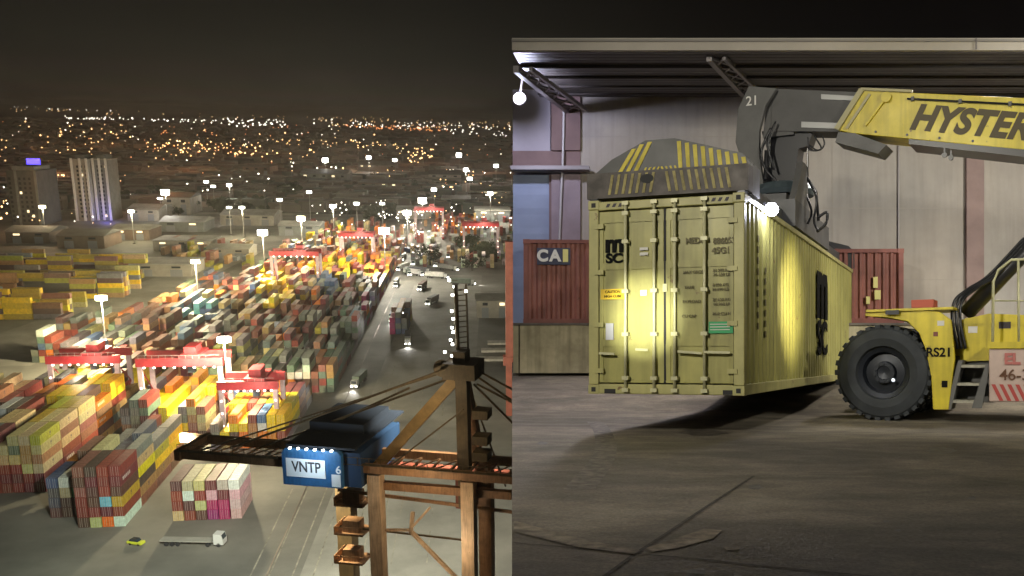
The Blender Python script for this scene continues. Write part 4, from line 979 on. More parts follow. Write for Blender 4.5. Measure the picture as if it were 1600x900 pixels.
text_mesh('I', .42, M3 @ plane_M((cx0 + .32, -.045, H3 * .80), (1, 0, 0), (0, 0, 1)), .008, .03, sx=1.4).obj('lettering', yelw, sgo)
t4, M4, L4, H4, d4 = red_container('red corrugated container on the dock behind the far end of the yellow container', TX(1300, YK), TX(1411, YK), YK, zdk + .07, TZ(389, YK), (1, -.03, 0), 1.9, 8)
b = MB()
for (x, y, w_, h) in ((1364, 450, .12, .3), (1366, 468, .16, .25), (1353, 475, .1, .2)): b.box((x-1300)/F*YK, (x-1300)/F*YK + w_, -.02, .02, TZ(y, YK) - zdk - .07, TZ(y, YK) - zdk - .07 + h, 0, None, M4)
b.obj('placard', yelw, t4)

# ------------------------------------------------------------------ the lifted yellow container
ylw = mat('ochre_container_paint', (.44, .415, .13), .42, noise=.2, nscale=1.1, bump=.004, col2=(.39, .365, .12), rust=.6, rcol=(.19, .12, .05), streak=.4)
ylf = mat('ochre_frame_paint', (.47, .44, .17), .45, rust=.6, streak=.2, noise=.2, nscale=1.6)
rod = mat('pale_locking_rod', (.62, .60, .36), .4, .1, noise=.15, nscale=4)
blk_ = mat('black_marking', (.012, .012, .011), .9, spec=.1); txtm = mat('faded_marking', (.16, .14, .06), .6)
yaw = .34; L, W, H = 13.72, 2.44, 2.95
near_r = tp(1163, 618, 13.83)
ux = Vector((math.cos(yaw), -math.sin(yaw), 0)); uy = Vector((math.sin(yaw), math.cos(yaw), 0))
CO = near_r - ux * W
CM_ = Matrix(((ux.x, uy.x, 0, CO.x), (ux.y, uy.y, 0, CO.y), (0, 0, 1, CO.z), (0, 0, 0, 1)))
FR = TERR @ CM_
ct = bpy.data.objects.new('shipping_container', None); COL.objects.link(ct); ct.matrix_world = FR; BASE[ct.name] = (0, 0, 0)
tag(ct, 'long ochre yellow container with MSC marking and closed doors, lifted by the reach stacker', 'container')
def door_pt(x, y):
    p = hit(x, y, FR, 1, 0); return p.x, p.z
b = MB()
for x in (0, W - .16):
    for y in (0, L - .16): b.box(x, x + .16, y, y + .16, .14, H - .14)
b.box(.16, W - .16, 0, .12, .0, .15); b.box(.16, W - .16, 0, .12, H - .15, H - .02)
b.box(.16, W - .16, L - .12, L, 0, .15); b.box(.16, W - .16, L - .12, L, H - .12, H - .02)
for x in (0, W - .07):
    b.box(x, x + .07, .16, L - .16, .0, .16); b.box(x, x + .07, .16, L - .16, H - .09, H)
b.obj('frame', ylf, ct, bevel=.012)
for x in (-.006, W - .174):
    for y in (-.012, L - .168):
        for z in (0, H - .135):
            b = MB(); b.box(x, x + .18, y, y + .18, z - .004, z + .137); cc = b.obj('corner_casting', ylf, ct, bevel=.01)
            b = MB(); b.box(x + .055, x + .125, y - .003, y + .02, z + .03, z + .10); b.obj('casting_hole', dark, cc)
b = MB()
for x in (.16, W - .42): b.box(x + .1, x + .28, -.006, .05, .005, .075)
b.obj('lashing_slot', dark, ct)
for k in range(4):
    for x in (.28, W - .6):
        b = MB(); b.prism([(x + k * .1, 0, H - .11), (x + k * .1 + .05, 0, H - .11), (x + k * .1 + .08, 0, H - .055), (x + k * .1 + .03, 0, H - .055)], (0, -.005, 0)); b.obj('header_stripe', mark_d, ct)
# doors with two shallow recessed fields each and rods
for k, (x0, x1) in enumerate(((.165, W/2 - .02), (W/2 + .02, W - .165))):
    z0, z1 = .17, H - .17
    b = MB(); b.box(x0, x1, .045, .085, z0, z1); d_ = b.obj('door', ylw, ct)
    b = MB(); e = .085; rw = x1 - x0
    fields_ = [(z0 + .03, z0 + .55), (z0 + .66, z0 + 1.72), (z0 + 1.82, z1 - .17)]
    zs = [z0] + [q for f_ in fields_ for q in f_] + [z1]
    for i in range(0, len(zs), 2):
        b.box(x0, x1, .028, .044, zs[i], zs[i+1]) if zs[i+1] - zs[i] > .01 else None
    for f_ in fields_:
        b.box(x0, x0 + .07, .028, .044, f_[0], f_[1]); b.box(x1 - .07, x1, .028, .044, f_[0], f_[1])
    b.obj('door_frame', ylw, d_, bevel=.006)
    b = MB(); xe = x0 - .012 if k == 0 else x1
    b.box(xe - .002, xe + .014, .02, .05, z0, z1); b.obj('door_gasket', dark, d_)
    for z in (.35, 1.05, 1.85, 2.55):
        b = MB(); hx = (0.1, .25) if k == 0 else (W - .25, W - .1)
        b.box(hx[0], hx[1], -.022, .03, z - .035, z + .035); b.obj('hinge', ylf, d_)
b = MB(); b.box(W/2 - .018, W/2 + .018, .03, .05, .17, H - .17); b.obj('door_seal', dark, ct)
b = MB(); b.box(W/2 - .025, W/2 + .04, .0, .03, H*.52, H*.56); b.obj('seal_bracket', rod, ct)
for xt, xb in ((982, 975), (1026, 1020), (1058, 1052), (1103, 1100)):
    xx = (door_pt(xt, 325)[0] + door_pt(xb, 600)[0]) / 2
    b = MB(); b.tube([(xx, -.035, .03), (xx, -.035, H - .05)], .024, 8); ro = b.obj('locking_rod', rod, ct, smooth=True)
    b = MB()
    for z in (.06, .24, .9, 1.55, 2.3, H - .22, H - .07): b.box(xx - .05, xx + .05, -.065, .026, z - .025, z + .03)
    b.obj('rod_bracket', rod, ro)
b = MB()
for (a, c) in (((938, 552), (962, 553)), ((995, 546), (1014, 547)), ((1060, 549), (1098, 552)), ((1102, 550), (1142, 551))):
    p, q_ = door_pt(*a), door_pt(*c); b = MB(); b.beam((p[0], -.055, p[1]), (q_[0], -.055, q_[1]), .025, .035); b.obj('door_handle', rod, ct)
def dtext(s, x, y, size, m, name='marking', bold=.0, sx=1.0, al='CENTER', sp=1.0):
    p = door_pt(x, y); return text_mesh(s, size, plane_M((p[0], .022, p[1]), (1, 0, 0), (0, 0, 1)), .004, bold, align=al, sx=sx, spacing=sp).obj(name, m, ct)
def em_mark(M, w_, h, name='company_mark'):
    b = MB(); s_ = w_ * .235; g_ = (w_ - 3 * s_) / 2
    def R_(x0, x1, z0, z1): b.box(x0, x1, z0, z1, -.003, .003, 0, None, M)
    # one outline: three stems under a bar with a cut corner
    P = [(-w_/2, -h/2), (-w_/2 + s_, -h/2), (-w_/2 + s_, h*.22), (-w_/2 + s_ + g_, h*.22), (-w_/2 + s_ + g_, -h/2), (-w_/2 + 2*s_ + g_, -h/2), (-w_/2 + 2*s_ + g_, h*.22), (w_/2 - s_, h*.22), (w_/2 - s_, -h/2), (w_/2, -h/2), (w_/2, h*.30), (w_/2 - w_*.08, h/2), (w_*.07, h/2), (0, h*.42), (-w_*.07, h/2), (-w_/2 + s_*1.0, h/2), (-w_/2 + s_*.9, h*.42), (-w_/2 + s_*.8, h/2), (-w_/2, h/2)]
    A = [M @ Vector((x, y, .004)) for x, y in P]; B_ = [M @ Vector((x, y, -.004)) for x, y in P]
    b.poly(A); b.poly(B_[::-1])
    for k in range(len(P)): b.poly([A[k], B_[k], B_[(k+1) % len(P)], A[(k+1) % len(P)]])
    return b.obj(name, blk_, ct)
p = door_pt(959, 384); em_mark(plane_M((p[0], .022, p[1]), (1, 0, 0), (0, 0, 1)), .29, .20)
dtext('SC', 959, 404, .20, blk_, 'company_mark', .008, 1.2)
dtext('MEDU', 1086, 376, .125, txtm, sx=.9, bold=.004); dtext('886053', 1131, 376, .125, txtm, sx=.9, bold=.004); dtext('4', 1158, 376, .11, txtm, bold=.004); dtext('45G1', 1126, 391, .125, txtm, bold=.004)
for (s, x, y) in (('MAX GROSS', 1084, 425), ('32 500 KG', 1127, 422), ('71 650 LB', 1127, 429), ('TARE', 1076, 449), ('4 850 KG', 1125, 445), ('10 690 LB', 1125, 452), ('PAYLOAD', 1080, 471), ('27 650 KG', 1127, 468), ('60 960 LB', 1127, 475), ('CU CAP', 1076, 494), ('86.0 CU M', 1127, 490)):
    dtext(s, x, y, .062, txtm, bold=.001, sx=1.0)
def dplate(name, x0, y0_, x1, y1_, m):
    p, q_ = door_pt(x0, y1_), door_pt(x1, y0_); b = MB(); b.box(p[0], q_[0], .012, .024, p[1], q_[1]); return b.obj(name, m, ct)
pl = dplate('warning_sticker', 938, 451, 975, 468, mat('sticker_yellow', (.75, .50, .02), .5))
for i, s in enumerate(('CAUTION', 'HIGH CUBE')):
    p = door_pt(957, 456 + i * 7); text_mesh(s, .055, plane_M((p[0], .008, p[1]), (1, 0, 0), (0, 0, 1)), .003, .001).obj('lettering', blk_, pl)
pl = dplate('green_sticker', 1107, 502, 1145, 521, mat('sticker_green', (.03, .36, .12), .5))
b = MB()
for z in (.03, .07, .11): p = door_pt(1109, 519); b.box(p[0], p[0] + .30, .008, .0119, p[1] + z, p[1] + z + .012)
b.obj('printed_line', mark_w, pl)
dplate('data_plate', 946, 505, 958, 531, mat('plate_grey', (.45, .45, .5), .4, .3))
for (x0, y0_, x1, y1_) in ((999, 386, 1012, 391), (999, 394, 1012, 399), (1000, 453, 1010, 462)): dplate('white_sticker', x0, y0_, x1, y1_, whl)
# side walls, front wall, roof, floor
b = MB(); corr_panel(b, (W - .03, .16, .16), (0, 1, 0), L - .32, H - .25, 46, .036, (-1, 0, 0)); b.obj('side_panel', ylw, ct)
b = MB(); corr_panel(b, (.03, .16, .16), (0, 1, 0), L - .32, H - .25, 46, .036, (1, 0, 0)); b.obj('side_panel', ylw, ct)
b = MB(); corr_panel(b, (.16, L - .03, .15), (1, 0, 0), W - .32, H - .27, 8, .036, (0, -1, 0)); b.obj('front_wall', ylw, ct)
b = MB(); b.box(.07, W - .07, .1, L - .1, H - .05, H - .03); b.obj('roof', ylw, ct)
b = MB(); b.box(.07, W - .07, .12, L - .12, .02, .1)
b.obj('floor', dkst, ct)
def side_pt(x, y): p = hit(x, y, FR, 0, W); return p.y, p.z
p0 = side_pt(1285, 470); p1 = side_pt(1285, 525)
em_mark(plane_M((W + .004, p0[0], p0[1] + .1), (0, 1, 0), (0, 0, 1)), 1.5, 1.0)
text_mesh('SC', 1.0, plane_M((W + .004, p0[0], p0[1] - .85), (0, 1, 0), (0, 0, 1)), .012, .025, sx=1.2).obj('company_mark', blk_, ct)
p2 = side_pt(1186, 450)
b = MB()
for k in range(9): b.box(W - .028, W - .02, 1.0, 1.09, 2.35 - k * .17, 2.45 - k * .17)
for k in range(7): b.box(W - .028, W - .02, 1.55, 1.63, 1.9 - k * .17, 2.0 - k * .17)
b.obj('side_marking', txtm, ct)

# ------------------------------------------------------------------ reach stacker
ymc = mat('machine_yellow', (.74, .60, .03), .4, noise=.18, nscale=1.3, col2=(.64, .51, .03), rust=.6, rcol=(.15, .10, .04), streak=.35); gry = mat('machine_grey', (.085, .082, .078), .5, noise=.2, nscale=1.2)
gry2 = mat('machine_mid_grey', (.13, .128, .12), .5, noise=.2, nscale=1.2); blackm = mat('hydraulic_black', (.02, .02, .022), .35); chrome = mat('cylinder_chrome', (.6, .6, .6), .2, .9)
SA = Vector((-.9, .435, 0)).normalized(); SB = Vector((SA.y * -1, SA.x, 0))
SM = Matrix(((SA.x, SB.x, 0, 5.2), (SA.y, SB.y, 0, 19.1), (0, 0, 1, GZ), (0, 0, 0, 1)))
SF = TERR @ SM
rs = bpy.data.objects.new('reach_stacker', None); COL.objects.link(rs); rs.matrix_world = SF; BASE[rs.name] = (0, 0, 0)
tag(rs, 'yellow reach stacker marked HYSTER and 21, its spreader gripping the long yellow container', 'reach stacker')
def sp_(x, y, yl): return hit(x, y, SF, 1, yl)
# wheels: axis along local y
def wheel(xc, yc, r_, wd, out=1, parent=rs):
    b = MB(); Mw = Matrix.Translation((xc, yc, r_)) @ Matrix.Rotation(math.pi/2 * out, 4, 'Z')
    pr = [(r_*.52, wd*.30), (r_*.56, wd*.47), (r_*.72, wd*.53), (r_*.9, wd*.49), (r_*.965, wd*.40), (r_*.965, -wd*.40), (r_*.9, -wd*.49), (r_*.72, -wd*.53), (r_*.56, -wd*.47), (r_*.52, -wd*.3)]
    b.lathe(pr, 48, Mw)
    for k in range(30):
        a = k * math.tau / 30
        for sgn in (1, -1):
            Mk = Mw @ Matrix.Rotation(a + (sgn > 0) * math.tau / 60, 4, 'X') @ Matrix.Translation((0, 0, r_ * .96))
            b.box(sgn * .02, sgn * wd * .47, -r_ * .055, r_ * .055, -.03, r_ * .04, 0, None, Mk) if sgn > 0 else b.box(-wd * .47, -.02, -r_ * .055, r_ * .055, -.03, r_ * .04, 0, None, Mk)
    w_ = b.obj('wheel', rub_big, parent, smooth=False)
    b = MB(); b.lathe([(.001, wd*.22), (r_*.14, wd*.24), (r_*.15, wd*.30), (r_*.22, wd*.30), (r_*.24, wd*.1), (r_*.40, wd*.08), (r_*.44, wd*.30), (r_*.53, wd*.34), (r_*.55, wd*.30)], 40, Mw)
    for k in range(10):
        a = k * math.tau / 10; Mk = Mw @ Matrix.Rotation(a, 4, 'X'); b.lathe([(.001, wd*.34), (.022, wd*.34), (.022, wd*.3)], 6, Mk @ Matrix.Translation((0, 0, r_ * .19)))
    b.obj('rim', mat('rim_dark', (.018, .022, .03), .4, .3, noise=.2, nscale=3), w_)
    return w_
rub_big = mat('worn_tyre_rubber', (.035, .04, .045), .75, noise=.3, nscale=2.2, bump=.003)
wc = sp_(1379, 583, 1.72); WR = .885
wheel(wc.x, 1.40, WR, .72, -1 if False else 1); wheel(wc.x, -1.45, WR, .62, -1); wheel(wc.x, .72, WR, .5, 1); wheel(wc.x, -.72, WR, .5, -1)
wheel(wc.x - 5.9, 1.25, .8, .5, 1); wheel(wc.x - 5.9, -1.25, .8, .5, -1)
b = MB(); b.box(wc.x - .2, wc.x + .2, -1.0, 1.0, .65, 1.1); b.obj('axle', dkst, rs)
YN = 1.75     # outer side plane facing the camera
def S(x, y, yl=YN): p = sp_(x, y, yl); return (p.x, yl, p.z)
# fender and side plate
fp = [(1352, 489), (1438, 485), (1468, 487), (1486, 500), (1492, 560), (1482, 640), (1458, 640), (1455, 590), (1447, 548), (1436, 520), (1418, 502), (1385, 496), (1352, 494)]
b = MB(); b.prism([S(x, y) for x, y in fp], (0, -.09, 0)); b.obj('side_plate', ymc, rs, bevel=.01)
a0, a1, a2, a3 = S(1352, 490), S(1440, 486), S(1440, 492), S(1385, 497)
b = MB()
arc = [(1352, 493), (1385, 497), (1415, 503), (1435, 520), (1446, 548), (1454, 590)]
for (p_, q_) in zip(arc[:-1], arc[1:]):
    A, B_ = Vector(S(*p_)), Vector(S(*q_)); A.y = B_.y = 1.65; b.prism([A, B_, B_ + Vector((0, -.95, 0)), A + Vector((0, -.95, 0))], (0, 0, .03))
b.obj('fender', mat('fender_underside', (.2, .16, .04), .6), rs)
b = MB(); A = Vector(S(1354, 488)); B_ = Vector(S(1490, 484)); b.prism([(A.x, 1.80, A.z), (B_.x, 1.80, A.z + .02), (B_.x, .5, A.z + .02), (A.x, .5, A.z)], (0, 0, .045)); b.obj('deck', ymc, rs)
b = MB(); A = Vector(S(1420, 486)); B_ = Vector(S(1455, 470)); b.box(B_.x, A.x, 1.0, 1.5, A.z + .07, B_.z + .04); b.obj('battery_box', mat('box_red', (.45, .08, .04), .5), rs)
p = S(1467, 551, YN + .01); text_mesh('RS21', .22, plane_M(p, (-1, 0, 0), (0, 0, 1)), .005, .006).obj('fleet_number', blk_, rs)
# chassis
cz = S(1500, 500)[2]
b = MB(); x0_ = S(1350, 500, 1.0)[0]; b.box(wc.x - 7.2, x0_ - .6, -.95, .95, .95, 1.55); b.box(wc.x - 7.2, S(1500, 500)[0], -1.0, 1.15, 1.35, S(1545, 492)[2] - .02); b.obj('chassis', ymc, rs, bevel=.02)
b = MB(); xx = S(1528, 520)[0]; b.prism([S(1500, 500, 1.2), S(1545, 490, 1.2), S(1600, 492, 1.2), S(1640, 494, 1.2), S(1640, 560, 1.2), S(1500, 565, 1.2)], (0, -.08, 0)); b.obj('body_panel', ymc, rs)
# steps
b = MB()
for (x0, x1, y_) in ((1498, 1542, 570), (1492, 1536, 598), (1486, 1530, 625)):
    A = Vector(S(x0, y_, 1.72)); B_ = Vector(S(x1, y_, 1.72)); b.box(B_.x, A.x, 1.15, 1.72, A.z - .05, A.z)
stp = b.obj('step_tread', mat('step_grey', (.40, .38, .30), .6, noise=.3, nscale=6), rs)
b = MB(); b.prism([S(1497, 563, 1.74), S(1504, 563, 1.74), S(1486, 640, 1.74), S(1478, 640, 1.74)], (0, -.5, 0)); b.prism([S(1540, 570, 1.74), S(1547, 570, 1.74), S(1534, 638, 1.74), S(1518, 638, 1.74)], (0, -.06, 0)); b.box(S(1518, 600)[0] - .3, S(1480, 600)[0], .98, 1.1, .35, 1.2); b.obj('step_frame', gry2, rs)
for (x, y, w_, h_, m_) in ((1470, 505, .12, .09, mark_w), (1476, 600, .10, .12, blk_), (1520, 515, .16, .12, whl), (1570, 508, .2, .12, mark_d), (1462, 522, .08, .08, redd)):
    q_ = Vector(S(x, y, YN if x < 1490 else 1.2)); b = MB(); b.box(q_.x - w_/2, q_.x + w_/2, q_.y + .003, q_.y + .007, q_.z - h_/2, q_.z + h_/2); b.obj('decal', m_, rs)
b = MB(); q_ = Vector(S(1395, 490, 1.8)); b.box(q_.x - .12, q_.x + .12, 1.8, 1.86, q_.z - .02, q_.z + .06); b.obj('marker_lamp', blackm, rs)
# tank box with fleet number and stripes
A = Vector(S(1545, 545, 1.8)); B_ = Vector(S(1790, 632, 1.8)); Z0, Z1 = S(1565, 628, 1.8)[2], A.z
b = MB(); b.box(B_.x, A.x, 1.0, 1.78, Z0, Z1); tb = b.obj('fuel_tank', mat('tank_pale', (.55, .42, .36), .5, noise=.2, nscale=2), rs, bevel=.02)
b = MB(); b.box(B_.x - .02, A.x + .02, .98, 1.82, Z1 + .005, Z1 + .12); b.obj('tank_cap', ymc, tb)
b = MB(); zs_ = Z0 + (Z1 - Z0) * .33
for k in range(16):
    x = A.x - .04 - k * .13
    b.prism([(x, 1.785, zs_), (x - .065, 1.785, zs_), (x - .2, 1.785, Z0 + .02), (x - .135, 1.785, Z0 + .02)], (0, .004, 0))
b.obj('warning_stripe', mat('stripe_red', (.45, .06, .05), .5), tb)
text_mesh('46-3', .27, plane_M((A.x - .42, 1.797, Z0 + (Z1 - Z0) * .50), (-1, 0, 0), (0, 0, 1)), .004, .003, align='CENTER').obj('fleet_number', mat('number_brown', (.12, .05, .02), .6), tb)
text_mesh('EL', .26, plane_M((A.x - .38, 1.797, Z0 + (Z1 - Z0) * .80), (-1, 0, 0), (0, 0, 1)), .004, .012).obj('lettering', mat('letter_pink', (.5, .16, .14), .6), tb)
# handrails
b = MB(); b.tube([S(1551, 540, 1.7), S(1552, 440, 1.7), S(1560, 422, 1.7), S(1580, 406, 1.7), S(1680, 402, 1.7)], .025, 8); b.tube([S(1592, 540, 1.7), S(1591, 404, 1.7)], .022, 8); b.tube([S(1551, 470, 1.7), S(1680, 470, 1.7)], .015, 6); b.obj('handrail', rod, rs, smooth=True)
# cab, off to the right
b = MB(); b.box(wc.x - 6.0, wc.x - 4.0, -.7, .9, 2.2, 3.9); b.obj('cab', [glass], rs, bevel=.05)
b = MB(); b.box(wc.x - 6.1, wc.x - 3.9, -.8, 1.0, 3.9, 4.05); b.obj('cab_roof', ymc, rs)
b = MB(); b.box(wc.x - 8.0, wc.x - 7.1, -1.4, 1.4, .8, 2.4); b.obj('counterweight', ymc, rs, bevel=.1)
# boom: outer box. points on the near face plane yl = .45
BN = .42
oT, oB = Vector(S(1347, 141, BN)), Vector(S(1308, 203, BN))
rT, rB = Vector(S(1600, 153, BN)), Vector(S(1600, 234, BN))
dT = (rT - oT).normalized(); ext = 6.0
rT2 = oT + dT * ext; rB2 = Vector(S(1330, 208, BN)); rBd = (rB - rB2).normalized(); rB3 = rB2 + rBd * ext
b = MB(); b.prism([oT, rT2, rB3, rB2, oB], (0, -2 * BN, 0)); bo = b.obj('outer_boom', ymc, rs, bevel=.012)
b = MB()   # collar at the mouth
b.beam(oT + Vector((0, .03, .0)), oB + Vector((0, .03, 0)), .1, .1, (0, 1, 0)); b.beam(oT + Vector((-.16, .02, -.1)), oB + Vector((-.2, .02, 0)), .05, .05, (0, 1, 0)); b.beam(oT + Vector((0.02, .02, .02)), oT + dT * 1.0 + Vector((0, .02, .02)), .07, .05)
b.obj('boom_collar', mat('collar_pale', (.42, .38, .2), .5), bo)
b = MB(); c_ = Vector(S(1385, 152, BN + .04)); b.lathe([(.001, .05), (.1, .05), (.1, 0)], 16, Matrix.Translation(c_) @ Matrix.Rotation(math.pi/2, 4, 'Z')); b.beam(c_, Vector(S(1352, 196, BN + .03)), .05, .05); b.obj('boom_pin', ymc, bo)
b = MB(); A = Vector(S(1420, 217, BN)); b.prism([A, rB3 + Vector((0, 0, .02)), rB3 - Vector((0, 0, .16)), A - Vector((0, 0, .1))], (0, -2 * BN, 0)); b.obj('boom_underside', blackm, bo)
b = MB(); b.prism([S(1310, 206, BN), S(1335, 208, BN), S(1385, 226, BN - .05), S(1372, 240, BN - .05), S(1305, 222, BN)], (0, -.7, 0)); b.obj('boom_shoe', gry2, bo)
b = MB()
for x in (1476, 1486): c_ = Vector(S(x, 243 + (x - 1476) * .4, BN)); b.lathe([(.001, .06), (.05, .06), (.05, 0), (.001, 0)], 12, Matrix.Translation(c_) @ Matrix.Rotation(math.pi/2, 4, 'Z')); b.beam(c_, c_ + Vector((0, 0, .15)), .03, .03)
b.obj('boom_lamp', blackm, bo)
b = MB(); b.tube([oT + dT * .9 + Vector((0, .03, -.13)), oT + dT * ext + Vector((0, .03, -.13))], .02, 6); b.obj('boom_hose', blackm, bo)
for k in range(5):
    q_ = oT + dT * (1.0 + k * .9) + Vector((0, 0, -.13)); b = MB(); b.box(q_.x - .03, q_.x + .03, BN + .002, BN + .055, q_.z - .04, q_.z + .04); b.obj('hose_clamp', gry2, bo)
for k in range(4):
    q_ = rB2 + rBd * (.5 + k * .62) + Vector((0, .004, .07)); b = MB(); b.lathe([(.001, .02), (.025, .02), (.025, 0)], 6, Matrix.Translation(q_) @ Matrix.Rotation(math.pi/2, 4, 'Z')); b.obj('bolt', gry2, bo)
xd = (Vector(S(1600, 200, BN)) - Vector(S(1425, 184, BN))).normalized(); cpt = Vector(S(1424, 184, BN + .006))
ydn = Vector((0, 1, 0)).cross(xd) ; ydn = Vector((0, 0, 1)) - xd * xd.z
for i, chx in enumerate('HYSTER'):
    pass
text_mesh('HYSTER', .66, plane_M(cpt, xd, ydn), .006, .03, shear=.28, align='LEFT', spacing=1.06, sx=.9).obj('lettering', mat('letter_dark_olive', (.07, .05, .01), .5), bo)
# inner boom
iT0, iT1 = Vector(S(1205, 138, .32)), Vector(S(1400, 146, .32)); iB0, iB1 = Vector(S(1205, 205, .32)), Vector(S(1400, 207, .32))
b = MB(); b.prism([iT0, iT1, iB1, iB0], (0, -.64, 0)); ib = b.obj('inner_boom', gry, rs, bevel=.01)
b = MB(); b.prism([S(1283, 147, .34), S(1335, 150, .34), S(1335, 157, .34), S(1283, 155, .34)], (0, -.03, 0)); b.obj('wear_strip', mat('wear_grey', (.33, .33, .32), .4, .3), ib); b = MB(); b.prism([S(1252, 190, .34), S(1312, 192, .34), S(1306, 201, .34), S(1252, 199, .34)], (0, -.03, 0)); b.obj('wear_strip', mat('wear_grey', (.33, .33, .32), .4, .3), ib)
# head plate with 21
hp = [(1170, 134), (1213, 138), (1196, 165), (1186, 205), (1186, 240), (1193, 292), (1170, 292), (1158, 250), (1149, 222), (1153, 170)]
for yl in (.5, -.38):
    b = MB(); b.prism([S(x, y, yl) for x, y in hp], (0, -.12, 0)); hh = b.obj('head_plate', gry2, rs, bevel=.01)
b = MB(); b.prism([S(1200, 140, .3), S(1240, 142, .3), S(1240, 210, .3), S(1192, 215, .3)], (0, -.6, 0)); b.obj('boom_tip', gry, rs)
p = S(1175, 158, .515); text_mesh('21', .28, plane_M(p, (-1, 0, 0), (0, 0, 1)), .004, .002).obj('fleet_number', whl, rs)
# rotator, cylinders and hoses
b = MB(); b.prism([S(1190, 205, .2), S(1270, 205, .2), S(1262, 228, .2), S(1248, 232, .2), S(1243, 262, .2), S(1250, 285, .2), S(1192, 285, .2), S(1200, 240, .2)], (0, -.4, 0)); b.obj('tilt_bracket', blackm, rs)
rc = Vector(S(1225, 293, 0)); zt = rc.z
b = MB(); b.lathe([(.001, .0), (.62, .0), (.66, .1), (.62, .22), (.5, .26), (.001, .27)], 32, Matrix.Translation((rc.x, 0, zt - .2)) @ Matrix.Rotation(-math.pi/2, 4, 'Y')); b.obj('rotator', mat('rotator_blue_grey', (.09, .12, .13), .35, .3), rs)
b = MB(); b.tube([S(1262, 232, .35), S(1262, 285, .35)], .02, 6); b.obj('hydraulic_rod', chrome, rs)
b = MB(); b.tube([S(1202, 210, .35), S(1202, 262, .35)], .03, 6); b.obj('hydraulic_rod', chrome, rs)
b = MB(); b.tube([S(1198, 235, .45), S(1196, 280, .45)], .05, 8); b.tube([S(1255, 268, .35), S(1275, 300, .4), S(1279, 345, .3)], .03, 6); b.obj('tilt_cylinder', blackm, rs)
def hose(pts, r_=.018, name='hose', m=blackm):
    P = [Vector(p_) for p_ in pts]; out_ = []
    n = len(P)
    for i in range(n - 1):
        p0_, p1_, p2_, p3_ = P[max(i-1, 0)], P[i], P[i+1], P[min(i+2, n-1)]
        for k in range(6):
            t_ = k / 6; out_.append(.5 * ((2*p1_) + (p2_-p0_)*t_ + (2*p0_-5*p1_+4*p2_-p3_)*t_*t_ + (3*p1_-p0_-3*p2_+p3_)*t_**3))
    out_.append(P[-1]); b = MB(); b.tube(out_, r_, 6); return b.obj(name, m, rs, smooth=True)
hose([S(1272, 212, .42), S(1283, 232, .42), S(1265, 234, .42), S(1262, 215, .42)])
hose([S(1285, 212, .4), S(1288, 226, .4), S(1278, 235, .4), S(1262, 225, .4)])
hose([S(1205, 200, .55), S(1190, 235, .55), S(1195, 262, .55), S(1215, 285, .5)], .03)
hose([S(1212, 190, .5), S(1200, 225, .55), S(1210, 265, .5)], .025)
hose([S(1265, 285, .45), S(1276, 310, .5), S(1272, 345, .5), S(1280, 362, .5)], .025)
hose([S(1258, 300, .4), S(1268, 330, .45), S(1262, 350, .45)], .025)
hose([S(1278, 340, .4), S(1292, 332, .4), S(1290, 350, .4), S(1276, 362, .4)], .03)
for dx in (0, 6, 12): hose([S(1497 + dx, 545, 1.3), S(1488 + dx, 500, 1.3), S(1492 + dx, 470, 1.2), S(1512 + dx, 452, 1.1), S(1545 + dx, 430, 1.0), S(1600, 372 + dx, .9)], .03)
# lift cylinders
b = MB(); b.tube([S(1508, 492, .8), S(1640, 352, .8)], .15, 14); b.tube([S(1508, 492, -.8), S(1640, 352, -.8)], .15, 14); b.obj('lift_cylinder', blackm, rs, smooth=True)
b = MB(); b.tube([S(1640, 352, .8), S(1760, 225, .8)], .09, 12); b.obj('cylinder_piston', chrome, rs)
# spreader, in the container's frame
def contM(name, b, m, parent=rs, **k):
    o = b.obj(name, m, None, **k); BASE[o.name] = (0, 0, 0)
    o.parent = parent; base_inv = SF.inverted() if parent is rs else None
    o.matrix_parent_inverse = Matrix(); o.matrix_basis = (SF.inverted() @ FR)
    return o
spy = mat('spreader_grey', (.085, .085, .083), .5, noise=.2, nscale=1.5); spg = mat('spreader_dark_band', (.075, .06, .05), .55, noise=.4, nscale=5)
b = MB()
def fpp(x, y, Y): p = hit(x, y, FR, 1, Y); return (p.x, Y, p.z)
zT = H + .03
tpz = [(-.04, zT), (-.04, zT + .45), (.24, zT + .66), (.80, zT + .92), (1.27, zT + .92), (2.32, zT + .62), (W + .04, zT + .45), (W + .04, zT)]
b.prism([(x, 1.0, z) for x, z in [(q_[0], q_[1]) for q_ in tpz][0:0]] or [(x, .35, z) for x, z in tpz], (0, .5, 0)); se = contM('spreader_end_beam', b, spy)
b = MB(); b.box(-.05, W + .05, .05, .35, zT + .01, zT + .40); contM('spreader_lower_beam', b, spg)
yst = mat('hazard_yellow', (.62, .50, .03), .55, noise=.25, nscale=4)
b = MB()
def ztop_at(x):
    for (a, za), (c, zc) in zip(tpz[1:-1], tpz[2:]):
        if a <= x <= c: return za + (zc - za) * (x - a) / (c - a)
    return zT
for k in range(3): x = .33 + k * .13; z1 = ztop_at(x + .28); b.prism([(x, .345, zT + .42), (x + .07, .345, zT + .42), (x + .07 + .25, .345, z1 - .03), (x + .25, .345, z1 - .03)], (0, -.006, 0))
for k in range(9):
    x = 1.32 + k * .125; z1 = ztop_at(x + .03) - .03
    b.prism([(x + .02, .345, zT + .43), (x + .08, .345, zT + .43), (x + .055, .345, z1), (x - .01, .345, z1)], (0, -.006, 0))
for k in range(4): x = .76 + k * .07; b.prism([(x, .345, zT + .43), (x + .03, .345, zT + .43), (x + .07, .345, zT + .50), (x + .04, .345, zT + .50)], (0, -.006, 0))
